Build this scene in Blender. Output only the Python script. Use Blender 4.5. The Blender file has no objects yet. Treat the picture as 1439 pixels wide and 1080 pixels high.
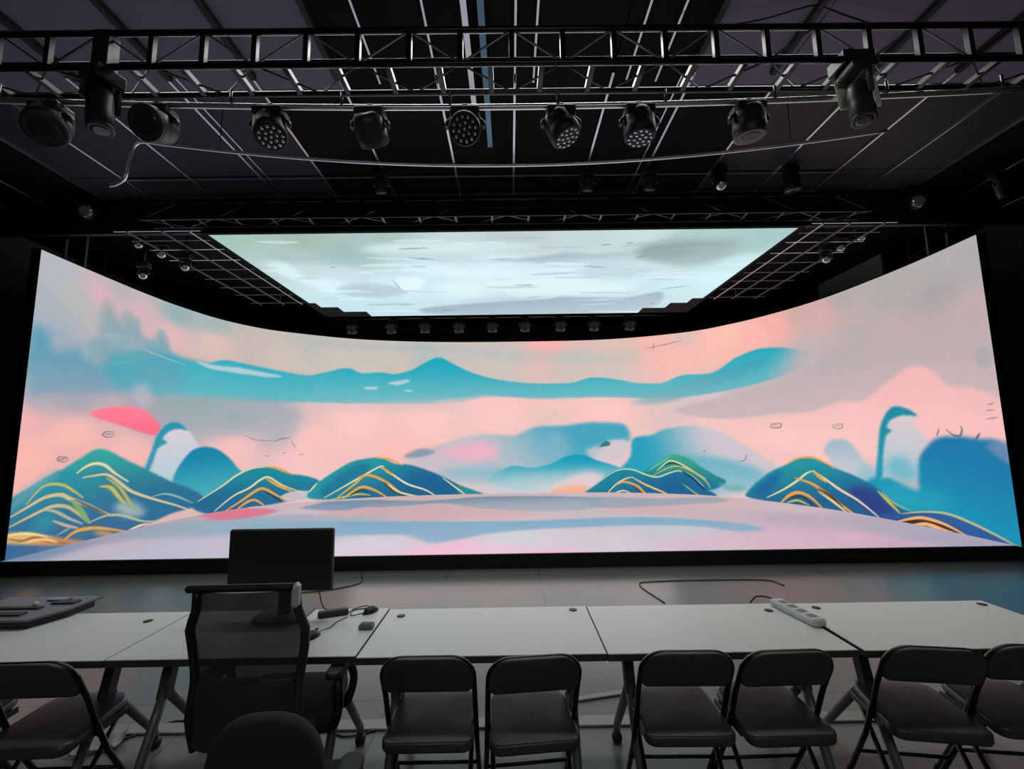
import bpy, math, random
import numpy as np
from mathutils import Vector, Matrix

scn = bpy.context.scene
COL = scn.collection
rnd = random.Random(7)
PI = math.pi

# ------------------------------------------------------------------ materials
def lin(c):
    c = c / 255.0
    return c / 12.92 if c <= 0.04045 else ((c + 0.055) / 1.055) ** 2.4

def rgb(c):
    return (lin(c[0]), lin(c[1]), lin(c[2]), 1.0)

def mat(name, col, rough=0.5, metal=0.0, spec=0.5, var=0.12, scale=14.0, bump=0.0, coat=0.0):
    """principled surface whose roughness and tone wander a little with object-space noise"""
    m = bpy.data.materials.new(name)
    m.use_nodes = True
    nt = m.node_tree
    b = nt.nodes['Principled BSDF']
    b.inputs['Metallic'].default_value = metal
    b.inputs['Specular IOR Level'].default_value = spec
    b.inputs['Coat Weight'].default_value = coat
    tc = nt.nodes.new('ShaderNodeTexCoord')
    nz = nt.nodes.new('ShaderNodeTexNoise')
    nz.inputs['Scale'].default_value = scale
    nz.inputs['Detail'].default_value = 4
    nt.links.new(tc.outputs['Object'], nz.inputs['Vector'])
    r = nt.nodes.new('ShaderNodeMapRange')
    r.inputs['To Min'].default_value = max(0.02, rough * (1 - var))
    r.inputs['To Max'].default_value = min(1.0, rough * (1 + var))
    nt.links.new(nz.outputs['Fac'], r.inputs['Value'])
    nt.links.new(r.outputs['Result'], b.inputs['Roughness'])
    mx = nt.nodes.new('ShaderNodeMix')
    mx.data_type = 'RGBA'
    c = rgb(col)
    mx.inputs[6].default_value = (c[0] * (1 - var * .6), c[1] * (1 - var * .6), c[2] * (1 - var * .6), 1)
    mx.inputs[7].default_value = (min(1, c[0] * (1 + var * .6)), min(1, c[1] * (1 + var * .6)), min(1, c[2] * (1 + var * .6)), 1)
    nt.links.new(nz.outputs['Fac'], mx.inputs[0])
    nt.links.new(mx.outputs[2], b.inputs['Base Color'])
    if bump:
        bp = nt.nodes.new('ShaderNodeBump')
        bp.inputs['Strength'].default_value = bump
        bp.inputs['Distance'].default_value = 0.003
        n2 = nt.nodes.new('ShaderNodeTexNoise')
        n2.inputs['Scale'].default_value = scale * 20
        nt.links.new(tc.outputs['Object'], n2.inputs['Vector'])
        nt.links.new(n2.outputs['Fac'], bp.inputs['Height'])
        nt.links.new(bp.outputs['Normal'], b.inputs['Normal'])
    return m

M_ = {
 'black_wall': mat('black_wall_paint', (76, 76, 80), .85, spec=.2),
 'rear_wall': mat('grey_wall_paint', (120, 120, 120), .85),
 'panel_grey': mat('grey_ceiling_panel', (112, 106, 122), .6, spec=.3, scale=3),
 'panel_grey_shaded': mat('grey_ceiling_panel_shaded', (46, 44, 50), .6, spec=.3, scale=3),  # same grey panels beyond the truss, with shade put into the colour
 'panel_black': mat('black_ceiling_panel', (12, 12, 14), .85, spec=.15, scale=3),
 'joist': mat('black_joist_paint', (18, 18, 20), .7),
 'silver': mat('bare_aluminium_rail', (215, 215, 220), .26, metal=.95, var=.05),
 'rail_dark': mat('dull_steel_rail', (120, 120, 125), .45, metal=.8),
 'truss': mat('black_powder_coat', (9, 9, 11), .3, spec=.5),
 'casing': mat('black_screen_casing', (7, 7, 8), .85, spec=.15),
 'plinth': mat('black_stage_skirt', (22, 22, 24), .7),
 'white_top': mat('white_laminate', (222, 222, 216), .42, var=.05),
 'edge': mat('dark_table_edge', (58, 56, 52), .6),
 'leg': mat('grey_table_steel', (112, 114, 116), .42, metal=.35),
 'castor': mat('black_caster_rubber', (20, 20, 22), .6),
 'vinyl': mat('black_vinyl_pad', (62, 64, 69), .34, spec=.5, bump=.15),
 'tube': mat('black_enamel_tube', (16, 16, 19), .32, spec=.5),
 'plastic': mat('black_plastic', (24, 24, 26), .5),
 'softplastic': mat('charcoal_plastic', (48, 48, 50), .55),
 'greyplastic': mat('grey_plastic', (112, 114, 120), .45),
 'palegrey': mat('pale_grey_plastic', (198, 200, 200), .45),
 'chrome': mat('chrome', (210, 210, 212), .18, metal=1),
 'fabric': mat('black_seat_fabric', (40, 40, 43), .9, bump=.3),
 'screen_off': mat('monitor_back_plastic', (44, 44, 46), .45),
 'lightbody': mat('black_lamp_housing', (17, 17, 19), .5),
 'dullbody': mat('charcoal_lamp_housing', (40, 42, 44), .45),
 'paleplate': mat('pale_green_grey_plate', (226, 232, 206), .5),
 'lensglass': mat('lens_glass', (225, 228, 232), .12, metal=.9),
 'darklens': mat('dark_lens_glass', (30, 32, 36), .12, spec=.7),
 'cable': mat('black_cable_sheath', (15, 15, 16), .5),
 'pale_strip': mat('pale_floor_strip', (128, 127, 122), .5),
 'blue_reflection': mat('blue_reflection_tray', (92, 130, 150), .4, metal=.6),  # pale blue reflection put into the metal's base colour
 'partition': mat('grey_partition_paint', (84, 84, 87), .8),
 'usb': mat('grey_green_casing', (112, 112, 102), .5),
}

def mesh_cloth_mat():
    m = bpy.data.materials.new('black_open_mesh')
    m.use_nodes = True
    nt = m.node_tree
    b = nt.nodes['Principled BSDF']
    b.inputs['Base Color'].default_value = rgb((38, 38, 40))
    b.inputs['Roughness'].default_value = .8
    out = nt.nodes['Material Output']
    tr = nt.nodes.new('ShaderNodeBsdfTransparent')
    mx = nt.nodes.new('ShaderNodeMixShader')
    tc = nt.nodes.new('ShaderNodeTexCoord')
    nz = nt.nodes.new('ShaderNodeTexNoise')
    nz.inputs['Scale'].default_value = 9
    mr = nt.nodes.new('ShaderNodeMapRange')
    mr.inputs['To Min'].default_value = .88
    mr.inputs['To Max'].default_value = .96
    nt.links.new(tc.outputs['Object'], nz.inputs['Vector'])
    nt.links.new(nz.outputs['Fac'], mr.inputs['Value'])
    nt.links.new(mr.outputs['Result'], mx.inputs[0])
    nt.links.new(tr.outputs[0], mx.inputs[1])
    nt.links.new(b.outputs[0], mx.inputs[2])
    nt.links.new(mx.outputs[0], out.inputs['Surface'])
    return m
M_['mesh'] = mesh_cloth_mat()

def floor_mat():
    m = mat('grey_sealed_floor', (108, 108, 104), .22, spec=.2, var=.2, scale=1.1)
    nt = m.node_tree
    b = nt.nodes['Principled BSDF']
    src = b.inputs['Base Color'].links[0].from_socket
    tc = nt.nodes.new('ShaderNodeTexCoord')
    mp = nt.nodes.new('ShaderNodeMapping')
    mp.inputs['Location'].default_value = (-0.35, -0.9, 0)
    bk = nt.nodes.new('ShaderNodeTexBrick')
    bk.offset = 0.0
    bk.squash = 1.0
    bk.inputs['Scale'].default_value = 1.0
    bk.inputs['Brick Width'].default_value = 1.2
    bk.inputs['Row Height'].default_value = 1.2
    bk.inputs['Mortar Size'].default_value = .004
    bk.inputs['Mortar Smooth'].default_value = .3
    bk.inputs['Color1'].default_value = (1, 1, 1, 1)
    bk.inputs['Color2'].default_value = (.97, .97, .97, 1)
    bk.inputs['Mortar'].default_value = (.35, .35, .35, 1)
    nt.links.new(tc.outputs['Object'], mp.inputs['Vector'])
    nt.links.new(mp.outputs[0], bk.inputs['Vector'])
    mx = nt.nodes.new('ShaderNodeMix')
    mx.data_type = 'RGBA'
    mx.blend_type = 'MULTIPLY'
    mx.inputs[0].default_value = 1
    nt.links.new(src, mx.inputs[6])
    nt.links.new(bk.outputs['Color'], mx.inputs[7])
    nt.links.new(mx.outputs[2], b.inputs['Base Color'])
    return m
M_['floor'] = floor_mat()

def screen_mat(name, strength):
    m = bpy.data.materials.new(name)
    m.use_nodes = True
    nt = m.node_tree
    nt.nodes.clear()
    o = nt.nodes.new('ShaderNodeOutputMaterial')
    e = nt.nodes.new('ShaderNodeEmission')
    a = nt.nodes.new('ShaderNodeAttribute')
    a.attribute_name = 'picture'
    e.inputs['Strength'].default_value = strength
    nt.links.new(a.outputs['Color'], e.inputs['Color'])
    nt.links.new(e.outputs[0], o.inputs['Surface'])
    return m

# ------------------------------------------------------------------ mesh helpers
class MB:
    def __init__(s):
        s.v = []; s.f = []; s.sm = []; s.mi = []; s.cur = 0
    def _add(s, vs, fs, smooth=False):
        b = len(s.v)
        s.v += [tuple(p) for p in vs]
        for f in fs:
            s.f.append(tuple(i + b for i in f)); s.sm.append(smooth); s.mi.append(s.cur)
        return s
    def box(s, c, d, R=None, ch=0.0):
        """box with optional chamfered edges"""
        x, y, z = d[0] / 2, d[1] / 2, d[2] / 2
        if ch <= 0:
            vs = [Vector((sx * x, sy * y, sz * z)) for sz in (-1, 1) for sy in (-1, 1) for sx in (-1, 1)]
            fs = [(0, 2, 3, 1), (4, 5, 7, 6), (0, 1, 5, 4), (2, 6, 7, 3), (0, 4, 6, 2), (1, 3, 7, 5)]
        else:
            ch = min(ch, x * .9, y * .9, z * .9)
            vs = []; ix = {}
            for sx in (-1, 1):
                for sy in (-1, 1):
                    for sz in (-1, 1):
                        for k in range(3):
                            p = [sx * (x - ch), sy * (y - ch), sz * (z - ch)]
                            p[k] = (sx * x, sy * y, sz * z)[k]
                            ix[(sx, sy, sz, k)] = len(vs); vs.append(Vector(p))
            fs = []
            S = (-1, 1)
            for a in S:
                fs.append([ix[(a, -1, -1, 0)], ix[(a, a, -a, 0)] if False else ix[(a, 1, -1, 0)], ix[(a, 1, 1, 0)], ix[(a, -1, 1, 0)]][::a])
                fs.append([ix[(-1, a, -1, 1)], ix[(-1, a, 1, 1)], ix[(1, a, 1, 1)], ix[(1, a, -1, 1)]][::a])
                fs.append([ix[(-1, -1, a, 2)], ix[(1, -1, a, 2)], ix[(1, 1, a, 2)], ix[(-1, 1, a, 2)]][::a])
            for a in S:
                for b in S:
                    f = [ix[(a, b, -1, 0)], ix[(a, b, 1, 0)], ix[(a, b, 1, 1)], ix[(a, b, -1, 1)]]
                    fs.append(f[::-1] if a * b < 0 else f)
                    f = [ix[(a, -1, b, 0)], ix[(a, -1, b, 2)], ix[(a, 1, b, 2)], ix[(a, 1, b, 0)]]
                    fs.append(f if a * b > 0 else f[::-1])
                    f = [ix[(-1, a, b, 1)], ix[(1, a, b, 1)], ix[(1, a, b, 2)], ix[(-1, a, b, 2)]]
                    fs.append(f if a * b < 0 else f[::-1])
            for a in S:
                for b in S:
                    for c2 in S:
                        f = [ix[(a, b, c2, 0)], ix[(a, b, c2, 1)], ix[(a, b, c2, 2)]]
                        fs.append(f if a * b * c2 > 0 else f[::-1])
        if R is not None:
            vs = [R @ p for p in vs]
        c = Vector(c)
        return s._add([p + c for p in vs], fs)
    def bar(s, p0, p1, w, h=None, up=(0, 0, 1)):
        """square section bar from p0 to p1"""
        h = h or w
        p0, p1 = Vector(p0), Vector(p1)
        d = (p1 - p0).normalized()
        u = Vector(up)
        if abs(d.dot(u)) > .95:
            u = Vector((0, 1, 0))
        a = d.cross(u).normalized(); b = a.cross(d).normalized()
        vs = [q + a * (sx * w / 2) + b * (sz * h / 2) for q in (p0, p1) for sx, sz in ((-1, -1), (1, -1), (1, 1), (-1, 1))]
        fs = [(3, 2, 1, 0), (4, 5, 6, 7)] + [(i, (i + 1) % 4, 4 + (i + 1) % 4, 4 + i) for i in range(4)]
        return s._add(vs, fs)
    def tube(s, path, r, n=10, r2=None, flat=1.0):
        """round tube along a polyline, radius r (or tapering to r2)"""
        P = [Vector(p) for p in path]
        k = len(P)
        T = []
        for i in range(k):
            a = P[max(i - 1, 0)]; b = P[min(i + 1, k - 1)]
            T.append((b - a).normalized())
        u = Vector((0, 0, 1)) if abs(T[0].z) < .9 else Vector((0, 1, 0))
        nrm = (u - T[0] * u.dot(T[0])).normalized()
        vs = []; fs = []
        for i in range(k):
            nrm = (nrm - T[i] * nrm.dot(T[i])).normalized()
            bi = T[i].cross(nrm)
            rr = r if r2 is None else r + (r2 - r) * i / (k - 1)
            for j in range(n):
                a = 2 * PI * j / n
                vs.append(P[i] + nrm * (math.cos(a) * rr) + bi * (math.sin(a) * rr * flat))
        for i in range(k - 1):
            for j in range(n):
                fs.append((i * n + j, i * n + (j + 1) % n, (i + 1) * n + (j + 1) % n, (i + 1) * n + j))
        s._add(vs, fs, True)
        b = len(s.v) - len(vs)
        s.f.append(tuple(b + j for j in range(n))[::-1]); s.sm.append(False); s.mi.append(s.cur)
        s.f.append(tuple(b + (k - 1) * n + j for j in range(n))); s.sm.append(False); s.mi.append(s.cur)
        return s
    def lathe(s, prof, n=24, o=(0, 0, 0), axis=(0, 0, 1), sx=1.0):
        """profile of (radius, height) turned about an axis through o"""
        ax = Vector(axis).normalized()
        R = Vector((0, 0, 1)).rotation_difference(ax).to_matrix()
        o = Vector(o)
        vs = []; fs = []
        for r, h in prof:
            for j in range(n):
                a = 2 * PI * j / n
                vs.append(o + R @ Vector((math.cos(a) * r * sx, math.sin(a) * r, h)))
        for i in range(len(prof) - 1):
            for j in range(n):
                fs.append((i * n + j, i * n + (j + 1) % n, (i + 1) * n + (j + 1) % n, (i + 1) * n + j))
        s._add(vs, fs, True)
        b = len(s.v) - len(vs)
        s.f.append(tuple(b + j for j in range(n))[::-1]); s.sm.append(False); s.mi.append(s.cur)
        k = len(prof)
        s.f.append(tuple(b + (k - 1) * n + j for j in range(n))); s.sm.append(False); s.mi.append(s.cur)
        return s
    def pad(s, outline, t, edge=.3, fn=None, puff=0.0):
        """cushion: outline (x, y) grown to thickness t with rolled edges; fn maps (x, y, z) to its place"""
        n = len(outline)
        cx = sum(p[0] for p in outline) / n; cy = sum(p[1] for p in outline) / n
        rings = []
        er = t * edge
        for ins, z in ((.5, -.5), (.15, -.5), (0, -.28), (0, .28), (.15, .46), (.45, .5)):
            rings.append((ins * er * 2, z * t))
        vs = []
        def place(x, y, z):
            return fn(x, y, z) if fn else (x, y, z)
        for ins, z in rings:
            for x, y in outline:
                dx, dy = x - cx, y - cy
                L = math.hypot(dx, dy) or 1
                k = max(0, (L - ins)) / L
                vs.append(place(cx + dx * k, cy + dy * k, z))
        for k in (.66, .33):
            for x, y in outline:
                vs.append(place(cx + (x - cx) * k, cy + (y - cy) * k, t * .5 + puff * (1 - k)))
        fs = []
        m = len(rings) + 2
        for i in range(m - 1):
            for j in range(n):
                fs.append((i * n + j, i * n + (j + 1) % n, (i + 1) * n + (j + 1) % n, (i + 1) * n + j))
        fs.append(tuple(range(n))[::-1])
        fs.append(tuple((m - 1) * n + j for j in range(n)))
        return s._add(vs, fs, True)
    def prism(s, poly, z0, z1):
        n = len(poly)
        vs = [(x, y, z0) for x, y in poly] + [(x, y, z1) for x, y in poly]
        fs = [tuple(range(n))[::-1], tuple(range(n, 2 * n))] + [(i, (i + 1) % n, n + (i + 1) % n, n + i) for i in range(n)]
        return s._add(vs, fs)
    def build(s, name, m, parent=None):
        me = bpy.data.meshes.new(name)
        me.from_pydata([tuple(p) for p in s.v], [], s.f)
        for q in (m if isinstance(m, (list, tuple)) else [m]):
            me.materials.append(q)
        me.polygons.foreach_set('use_smooth', s.sm)
        me.polygons.foreach_set('material_index', s.mi)
        me.update()
        o = bpy.data.objects.new(name, me)
        COL.objects.link(o)
        if parent:
            o.parent = parent
        return o

def rrect(w, h, r, n=6, cx=0, cy=0):
    """rounded rectangle outline; r is one radius or four (from lower right, anticlockwise)"""
    rs = r if isinstance(r, (list, tuple)) else (r,) * 4
    out = []
    for (sx, sy), a0, q in zip(((1, -1), (1, 1), (-1, 1), (-1, -1)), (-90, 0, 90, 180), rs):
        for k in range(n + 1):
            a = math.radians(a0 + 90 * k / n)
            out.append((cx + sx * (w / 2 - q) + q * math.cos(a), cy + sy * (h / 2 - q) + q * math.sin(a)))
    return out

def spline(P, n=8):
    P = [Vector(p) for p in P]
    P = [P[0] * 2 - P[1]] + P + [P[-1] * 2 - P[-2]]
    out = []
    for i in range(1, len(P) - 2):
        a, b, c, d = P[i - 1:i + 3]
        for k in range(n):
            t = k / n
            out.append(.5 * (2 * b + (c - a) * t + (2 * a - 5 * b + 4 * c - d) * t * t + (3 * b - a - 3 * c + d) * t ** 3))
    out.append(P[-2])
    return out

def thing(name, label, cat, loc=(0, 0, 0), rz=0.0, group=None):
    o = bpy.data.objects.new(name, None)
    COL.objects.link(o)
    o.empty_display_size = .1
    o.location = loc
    o.rotation_euler = (0, 0, rz)
    return tag(o, label, cat, group)

def tag(o, label, cat, group=None):
    o['label'] = label; o['category'] = cat
    if group:
        o['group'] = group
    return o

def struct(o, label=None):
    o['kind'] = 'structure'
    if label:
        o['label'] = label
    return o

def dup(root, loc=None, rz=None, label=None):
    """copy of a thing with copies of its parts and their sub-parts"""
    r = root.copy(); COL.objects.link(r)
    if loc is not None: r.location = loc
    if rz is not None: r.rotation_euler = (0, 0, rz)
    if label: r['label'] = label
    for ch in list(root.children):
        c = ch.copy(); COL.objects.link(c); c.parent = r
        for g in list(ch.children):
            d = g.copy(); COL.objects.link(d); d.parent = c
    return r

# ------------------------------------------------------------------ screen pictures
PLAN = [(-6.97, 6.42), (-7.02, 7.3), (-7.06, 8.44), (-7.02, 9.3), (-6.85, 10.25), (-6.5, 11.02), (-5.93, 11.66), (-4.4, 12.6), (-2.45, 13.1), (0.08, 13.24), (2.87, 13.1), (4.91, 12.34), (5.86, 11.38), (6.46, 10.3), (6.8, 9.25), (6.95, 8), (6.98, 7.15), (6.95, 6.3)]
WALL_ART = ([[13, 315, 180, 186, 192],[40, 289, 184, 186, 184],[11, 261, 172, 180, 190],[10, 236, 150, 172, 190],[64, 304, 218, 178, 188],[82, 322, 185, 180, 186],[150, 317, 150, 178, 182],[196, 318, 165, 182, 182],[108, 299, 212, 180, 184],[144, 281, 226, 186, 184],[198, 287, 222, 192, 184],[247, 299, 200, 186, 178],[300, 281, 205, 192, 182],[331, 321, 190, 188, 185],[390, 283, 204, 194, 184],[489, 289, 204, 194, 184],[567, 318, 200, 192, 186],[541, 305, 178, 190, 188],[675, 273, 206, 196, 188],[675, 313, 204, 190, 184],[770, 321, 246, 180, 178],[810, 279, 206, 194, 186],[902, 298, 222, 192, 184],[888, 260, 212, 196, 190],[966, 313, 245, 186, 180],[1001, 281, 250, 190, 180],[1061, 301, 253, 190, 180],[1084, 310, 250, 196, 176],[1015, 317, 228, 190, 184],[1127, 299, 252, 184, 176],[1159, 309, 246, 178, 172],[1189, 318, 210, 172, 168],[1227, 304, 214, 172, 170],[1246, 314, 182, 172, 170],[1306, 313, 178, 173, 170],[1376, 324, 178, 174, 174],[1387, 294, 176, 172, 172],[1356, 273, 170, 166, 166],[1389, 252, 192, 172, 174],[1258, 249, 186, 174, 174],[1202, 230, 190, 180, 182],[1314, 233, 194, 174, 176],[1396, 203, 196, 172, 176],[6, 142, 240, 180, 178],[13, 166, 178, 172, 182],[43, 173, 166, 166, 180],[10, 105, 250, 184, 176],[46, 128, 250, 188, 178],[106, 100, 245, 186, 182],[49, 103, 238, 180, 176],[130, 165, 170, 165, 178],[168, 169, 158, 172, 178],[233, 161, 160, 172, 180],[294, 143, 182, 178, 184],[235, 105, 246, 192, 190],[349, 116, 250, 196, 192],[329, 75, 246, 196, 196],[417, 158, 253, 200, 196],[542, 158, 253, 200, 196],[674, 172, 253, 200, 196],[492, 83, 252, 192, 186],[872, 175, 253, 200, 193],[1052, 146, 244, 198, 196],[1155, 116, 252, 200, 195],[1247, 125, 250, 196, 192],[1328, 148, 248, 190, 190],[1354, 129, 248, 188, 188],[1386, 120, 246, 186, 188],[1109, 183, 196, 184, 186],[1031, 183, 214, 196, 196],[1169, 176, 210, 188, 190],[1202, 104, 250, 198, 192],[1153, 80, 246, 196, 192],[1383, 151, 222, 180, 184],[673, 65, 230, 196, 200],[777, 3, 236, 208, 206],[698, 4, 200, 205, 210],[493, 10, 200, 190, 190],[1067, 24, 226, 200, 206],[929, 3, 220, 200, 205]],
[('P',[2,240,14,237,19,221,32,221,43,231,51,221,67,217,75,234,93,243,112,241,146,248,166,231,157,198,85,182,35,177,3,171],[63,260,69,180],(70,152,180),(112,160,182),0.95,0.75,5),
('P',[75,217,104,241,146,248,200,248,323,244,346,222,325,192,203,190,124,188,84,193],[183,263,188,182],(48,164,184),(96,172,184),0.9,0.8,4),
('P',[62,252,62,280,68,303,77,294,81,278,89,295,97,295,106,286,110,269,127,264,130,278,136,283,143,259,149,244,113,234,74,228,60,220,51,236],[92,314,98,230],(168,172,172),(120,168,180),0.85,0.7,3),
('P',[117,240,126,280,136,283,143,256,139,241],[131,282,134,240],(150,172,180),(120,168,180),0.7,0.7,2.5),
('P',[7,215,8,231,8,241,11,233,14,217],[8,241,11,216],(112,160,176),(96,160,180),0.55,0.15,1.6),
('P',[20,205,21,221,21,231,24,223,27,207],[21,231,24,206],(140,168,176),(96,160,180),0.55,0.15,1.6),
('P',[31,201,32,218,32,228,35,219,39,202],[33,228,35,202],(112,160,176),(96,160,180),0.55,0.15,1.6),
('P',[43,212,43,229,44,240,47,231,50,213],[44,240,46,213],(140,168,176),(96,160,180),0.55,0.15,1.6),
('P',[56,201,57,219,58,229,61,220,64,202],[58,229,60,201],(112,160,176),(96,160,180),0.55,0.15,1.6),
('P',[67,230,68,249,69,260,72,251,75,232],[69,260,71,231],(140,168,176),(96,160,180),0.55,0.15,1.6),
('P',[71,259,72,278,72,290,75,281,79,262],[73,290,75,260],(112,160,176),(96,160,180),0.55,0.15,1.6),
('P',[77,256,78,275,79,287,82,277,86,258],[79,287,81,257],(140,168,176),(96,160,180),0.55,0.15,1.6),
('P',[86,243,87,263,87,275,91,265,94,246],[88,275,90,244],(112,160,176),(96,160,180),0.55,0.15,1.6),
('P',[92,261,93,281,94,293,97,283,101,264],[94,293,97,262],(140,168,176),(96,160,180),0.55,0.15,1.6),
('P',[101,258,102,278,102,291,106,281,109,261],[103,291,105,259],(112,160,176),(96,160,180),0.55,0.15,1.6),
('P',[112,237,113,258,114,270,117,260,121,239],[114,270,116,238],(140,168,176),(96,160,180),0.55,0.15,1.6),
('P',[130,242,131,263,132,277,135,266,139,244],[132,277,134,243],(112,160,176),(96,160,180),0.55,0.15,1.6),
('P',[139,233,140,255,141,269,144,258,148,236],[141,269,143,234],(140,168,176),(96,160,180),0.55,0.15,1.6),
('P',[60,250,79,260,100,262,80,254],[79,260,80,254],(196,200,202),(196,200,202),0.3,0.3,1.5),
('P',[87,243,103,252,121,253,104,247],[103,252,104,247],(196,200,202),(196,200,202),0.3,0.3,1.5),
('P',[96,232,116,242,138,243,117,236],[116,242,117,236],(196,200,202),(196,200,202),0.3,0.3,1.5),
('P',[73,219,96,228,120,230,96,223],[96,228,96,223],(196,200,202),(196,200,202),0.3,0.3,1.5),
('P',[137,246,182,243,211,258,243,258,290,252,334,246,362,254,400,266,425,257,458,260,483,257,512,266,538,283,563,295,590,280,627,260,674,245,735,236,809,235,851,246,898,239,931,230,974,227,1009,240,1057,239,1080,252,1098,263,1127,271,1151,269,1177,261,1203,244,1182,222,1121,208,1055,199,997,195,936,197,860,202,754,201,661,207,594,194,490,193,393,192,303,194,231,193,158,192,116,191],[594,290,594,196],(36,168,190),(92,184,196),1,0.9,1.3),
('P',[1146,198,1173,249,1184,277,1237,261,1223,203,1170,182],[1193,274,1186,180],(196,180,182),(190,178,182),0.95,0.95,16),
('P',[917,188,986,215,1046,235,1102,248,1144,249,1101,224,1032,201,973,185],[1042,268,1038,181],(56,160,182),(130,176,188),0.75,0.75,3),
('P',[105,237,124,251,154,245,167,220,153,193,120,190,103,206],[130,252,134,190],(84,164,182),(104,168,184),0.9,0.9,9),
('P',[554,191,647,209,701,202,886,198,936,187,754,178],[748,208,747,178],(250,198,194),(250,198,194),0.7,0.7,5),
('P',[232,185,393,193,567,201,594,180,393,176,232,175],[393,199,393,176],(220,192,194),(220,192,194),0.6,0.6,6),
('P',[178,248,200,247,239,249,296,242,280,238,229,239,196,240],[229,259,230,231],(214,214,220),(214,214,220),0.75,0.75,1.2),
('P',[471,237,502,245,510,242,490,233],[493,245,493,233],(214,214,220),(214,214,220),0.75,0.75,1.2),
('P',[430,227,452,229,450,223,434,223],[441,229,442,223],(214,214,220),(214,214,220),0.75,0.75,1.2),
('P',[500,222,515,222,508,218],[508,222,508,218],(214,214,220),(214,214,220),0.75,0.75,1.2),
('L',[112,249,133,245,164,239],2.0,(205,200,205),0.6),
('P',[332,317,438,319,594,317,567,298,489,306,390,306],[465,330,466,296],(160,182,186),(190,192,188),0.7,0.7,5),
('P',[594,314,757,309,940,291,889,279,675,289],[773,312,772,283],(178,194,190),(178,194,190),0.5,0.5,6),
('P',[996,170,1063,148,1138,152,1196,153,1233,164,1259,162,1285,181,1307,197,1322,201,1337,194,1353,171,1376,164,1397,148,1399,217,1368,251,1323,240,1257,239,1182,217,1099,197],[1258,249,1248,140],(186,174,176),(202,182,184),0.55,0.95,2.2),
('P',[1212,240,1284,252,1363,270,1405,271,1403,232,1359,233,1290,230,1237,211],[1330,302,1319,195],(196,172,174),(186,174,176),0.6,0.6,9),
('P',[1396,205,1384,204,1384,187,1395,185],[1391,206,1389,186],(172,170,174),(172,170,174),0.8,0.8,1.2),
('P',[1074,142,1143,149,1196,151,1233,162,1260,160,1286,178,1307,195,1322,199,1337,192,1353,169,1376,163,1401,145,1405,98,1322,87,1200,81,1093,104],[1284,208,1272,85],(242,186,187),(252,200,195),1,0.6,1.6),
('P',[121,179,184,192,303,190,326,157,264,135,206,123,152,140],[217,196,220,123],(152,170,178),(168,174,182),0.75,0.4,7),
('P',[104,192,119,200,129,180,118,164,109,178],[114,199,117,164],(196,186,196),(196,186,196),0.6,0.6,4),
('P',[63,152,78,162,100,166,120,164,133,152,141,138,136,128,118,132,94,141],[107,167,110,128],(255,128,150),(250,112,138),1.0,1.0,1.3),
('P',[126,81,131,101,136,125,143,140,153,148,164,146,174,136,183,121,192,104,187,82,167,57,144,65],[156,148,161,58],(216,206,218),(186,206,216),1.0,1.0,1.4),
('P',[126,81,131,101,136,125,143,140,153,148,164,146,173,136,161,138,150,133,144,123,149,117,139,108,134,86,129,74],[143,147,148,72],(48,148,172),(66,150,178),1.0,1.0,1.3),
('P',[160,58,164,77,174,96,185,107,200,109,215,103,229,89,239,74,246,60,225,42,200,27,171,37],[198,109,202,27],(26,132,170),(70,172,186),1.0,1.0,1.4),
('P',[140,47,153,51,177,41,189,31,167,31,146,39],[161,50,162,32],(226,198,206),(226,198,206),0.9,0.9,3),
('P',[507,74,547,97,597,116,652,126,702,122,743,140,796,142,843,148,887,146,905,142,914,127,913,106,898,109,872,104,854,77,804,53,728,43,659,38,581,45],[806,148,672,38],(64,164,190),(150,188,202),0.95,0.55,3.2),
('P',[555,82,607,105,660,107,673,80,620,69],[623,108,623,69],(250,176,196),(250,176,196),0.85,0.85,9),
('P',[492,69,542,94,594,81,581,51,517,50],[545,94,545,49],(205,190,200),(205,190,200),0.7,0.7,9),
('P',[502,83,529,97,556,92,547,84,517,78],[530,97,530,78],(110,140,160),(110,140,160),0.7,0.7,2.5),
('P',[766,121,793,129,805,93,778,69],[786,130,785,69],(140,180,204),(140,180,204),0.6,0.6,9),
('P',[837,89,863,101,898,111,913,103,901,76,869,65,843,71],[876,111,874,65],(206,200,206),(206,200,206),0.85,0.85,4),
('P',[861,98,870,107,879,105,877,98,857,95],[869,107,869,95],(40,110,130),(40,110,130),0.9,0.9,1),
('P',[543,45,673,57,699,37,672,20,568,31],[630,58,630,20],(120,184,200),(120,184,200),0.6,0.6,7),
('P',[822,-1,867,26,911,69,920,111,952,119,973,130,1000,135,1027,136,1056,127,1087,106,1115,84,1143,60,1116,36,1087,7,988,-5],[931,76,1061,104],(44,160,188),(206,198,206),1,0.95,1.6),
('P',[929,3,967,62,1026,77,1091,65,1126,44,1088,13],[1042,77,1038,8],(90,176,196),(140,190,204),0.8,0.8,6),
('P',[659,26,680,49,704,58,732,53,768,60,799,76,828,79,858,66,891,53,920,29,879,-1,751,0],[791,79,789,0],(24,156,184),(170,206,214),1,0.5,1.3),
('P',[770,3,803,32,842,44,867,29,841,2],[826,44,825,2],(236,206,210),(236,206,210),0.85,0.85,6),
('P',[761,-7,790,12,831,14,836,-7],[805,15,804,-8],(242,176,140),(242,176,140),0.9,0.9,4),
('P',[1207,88,1214,103,1227,108,1239,104,1249,88,1259,68,1267,49,1232,49,1216,65,1214,78],[1235,108,1230,45],(158,186,204),(190,206,212),0.95,0.7,1.8),
('P',[1241,50,1255,69,1274,66,1272,36,1252,33],[1260,69,1257,34],(140,190,206),(140,190,206),0.8,0.8,6),
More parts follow.
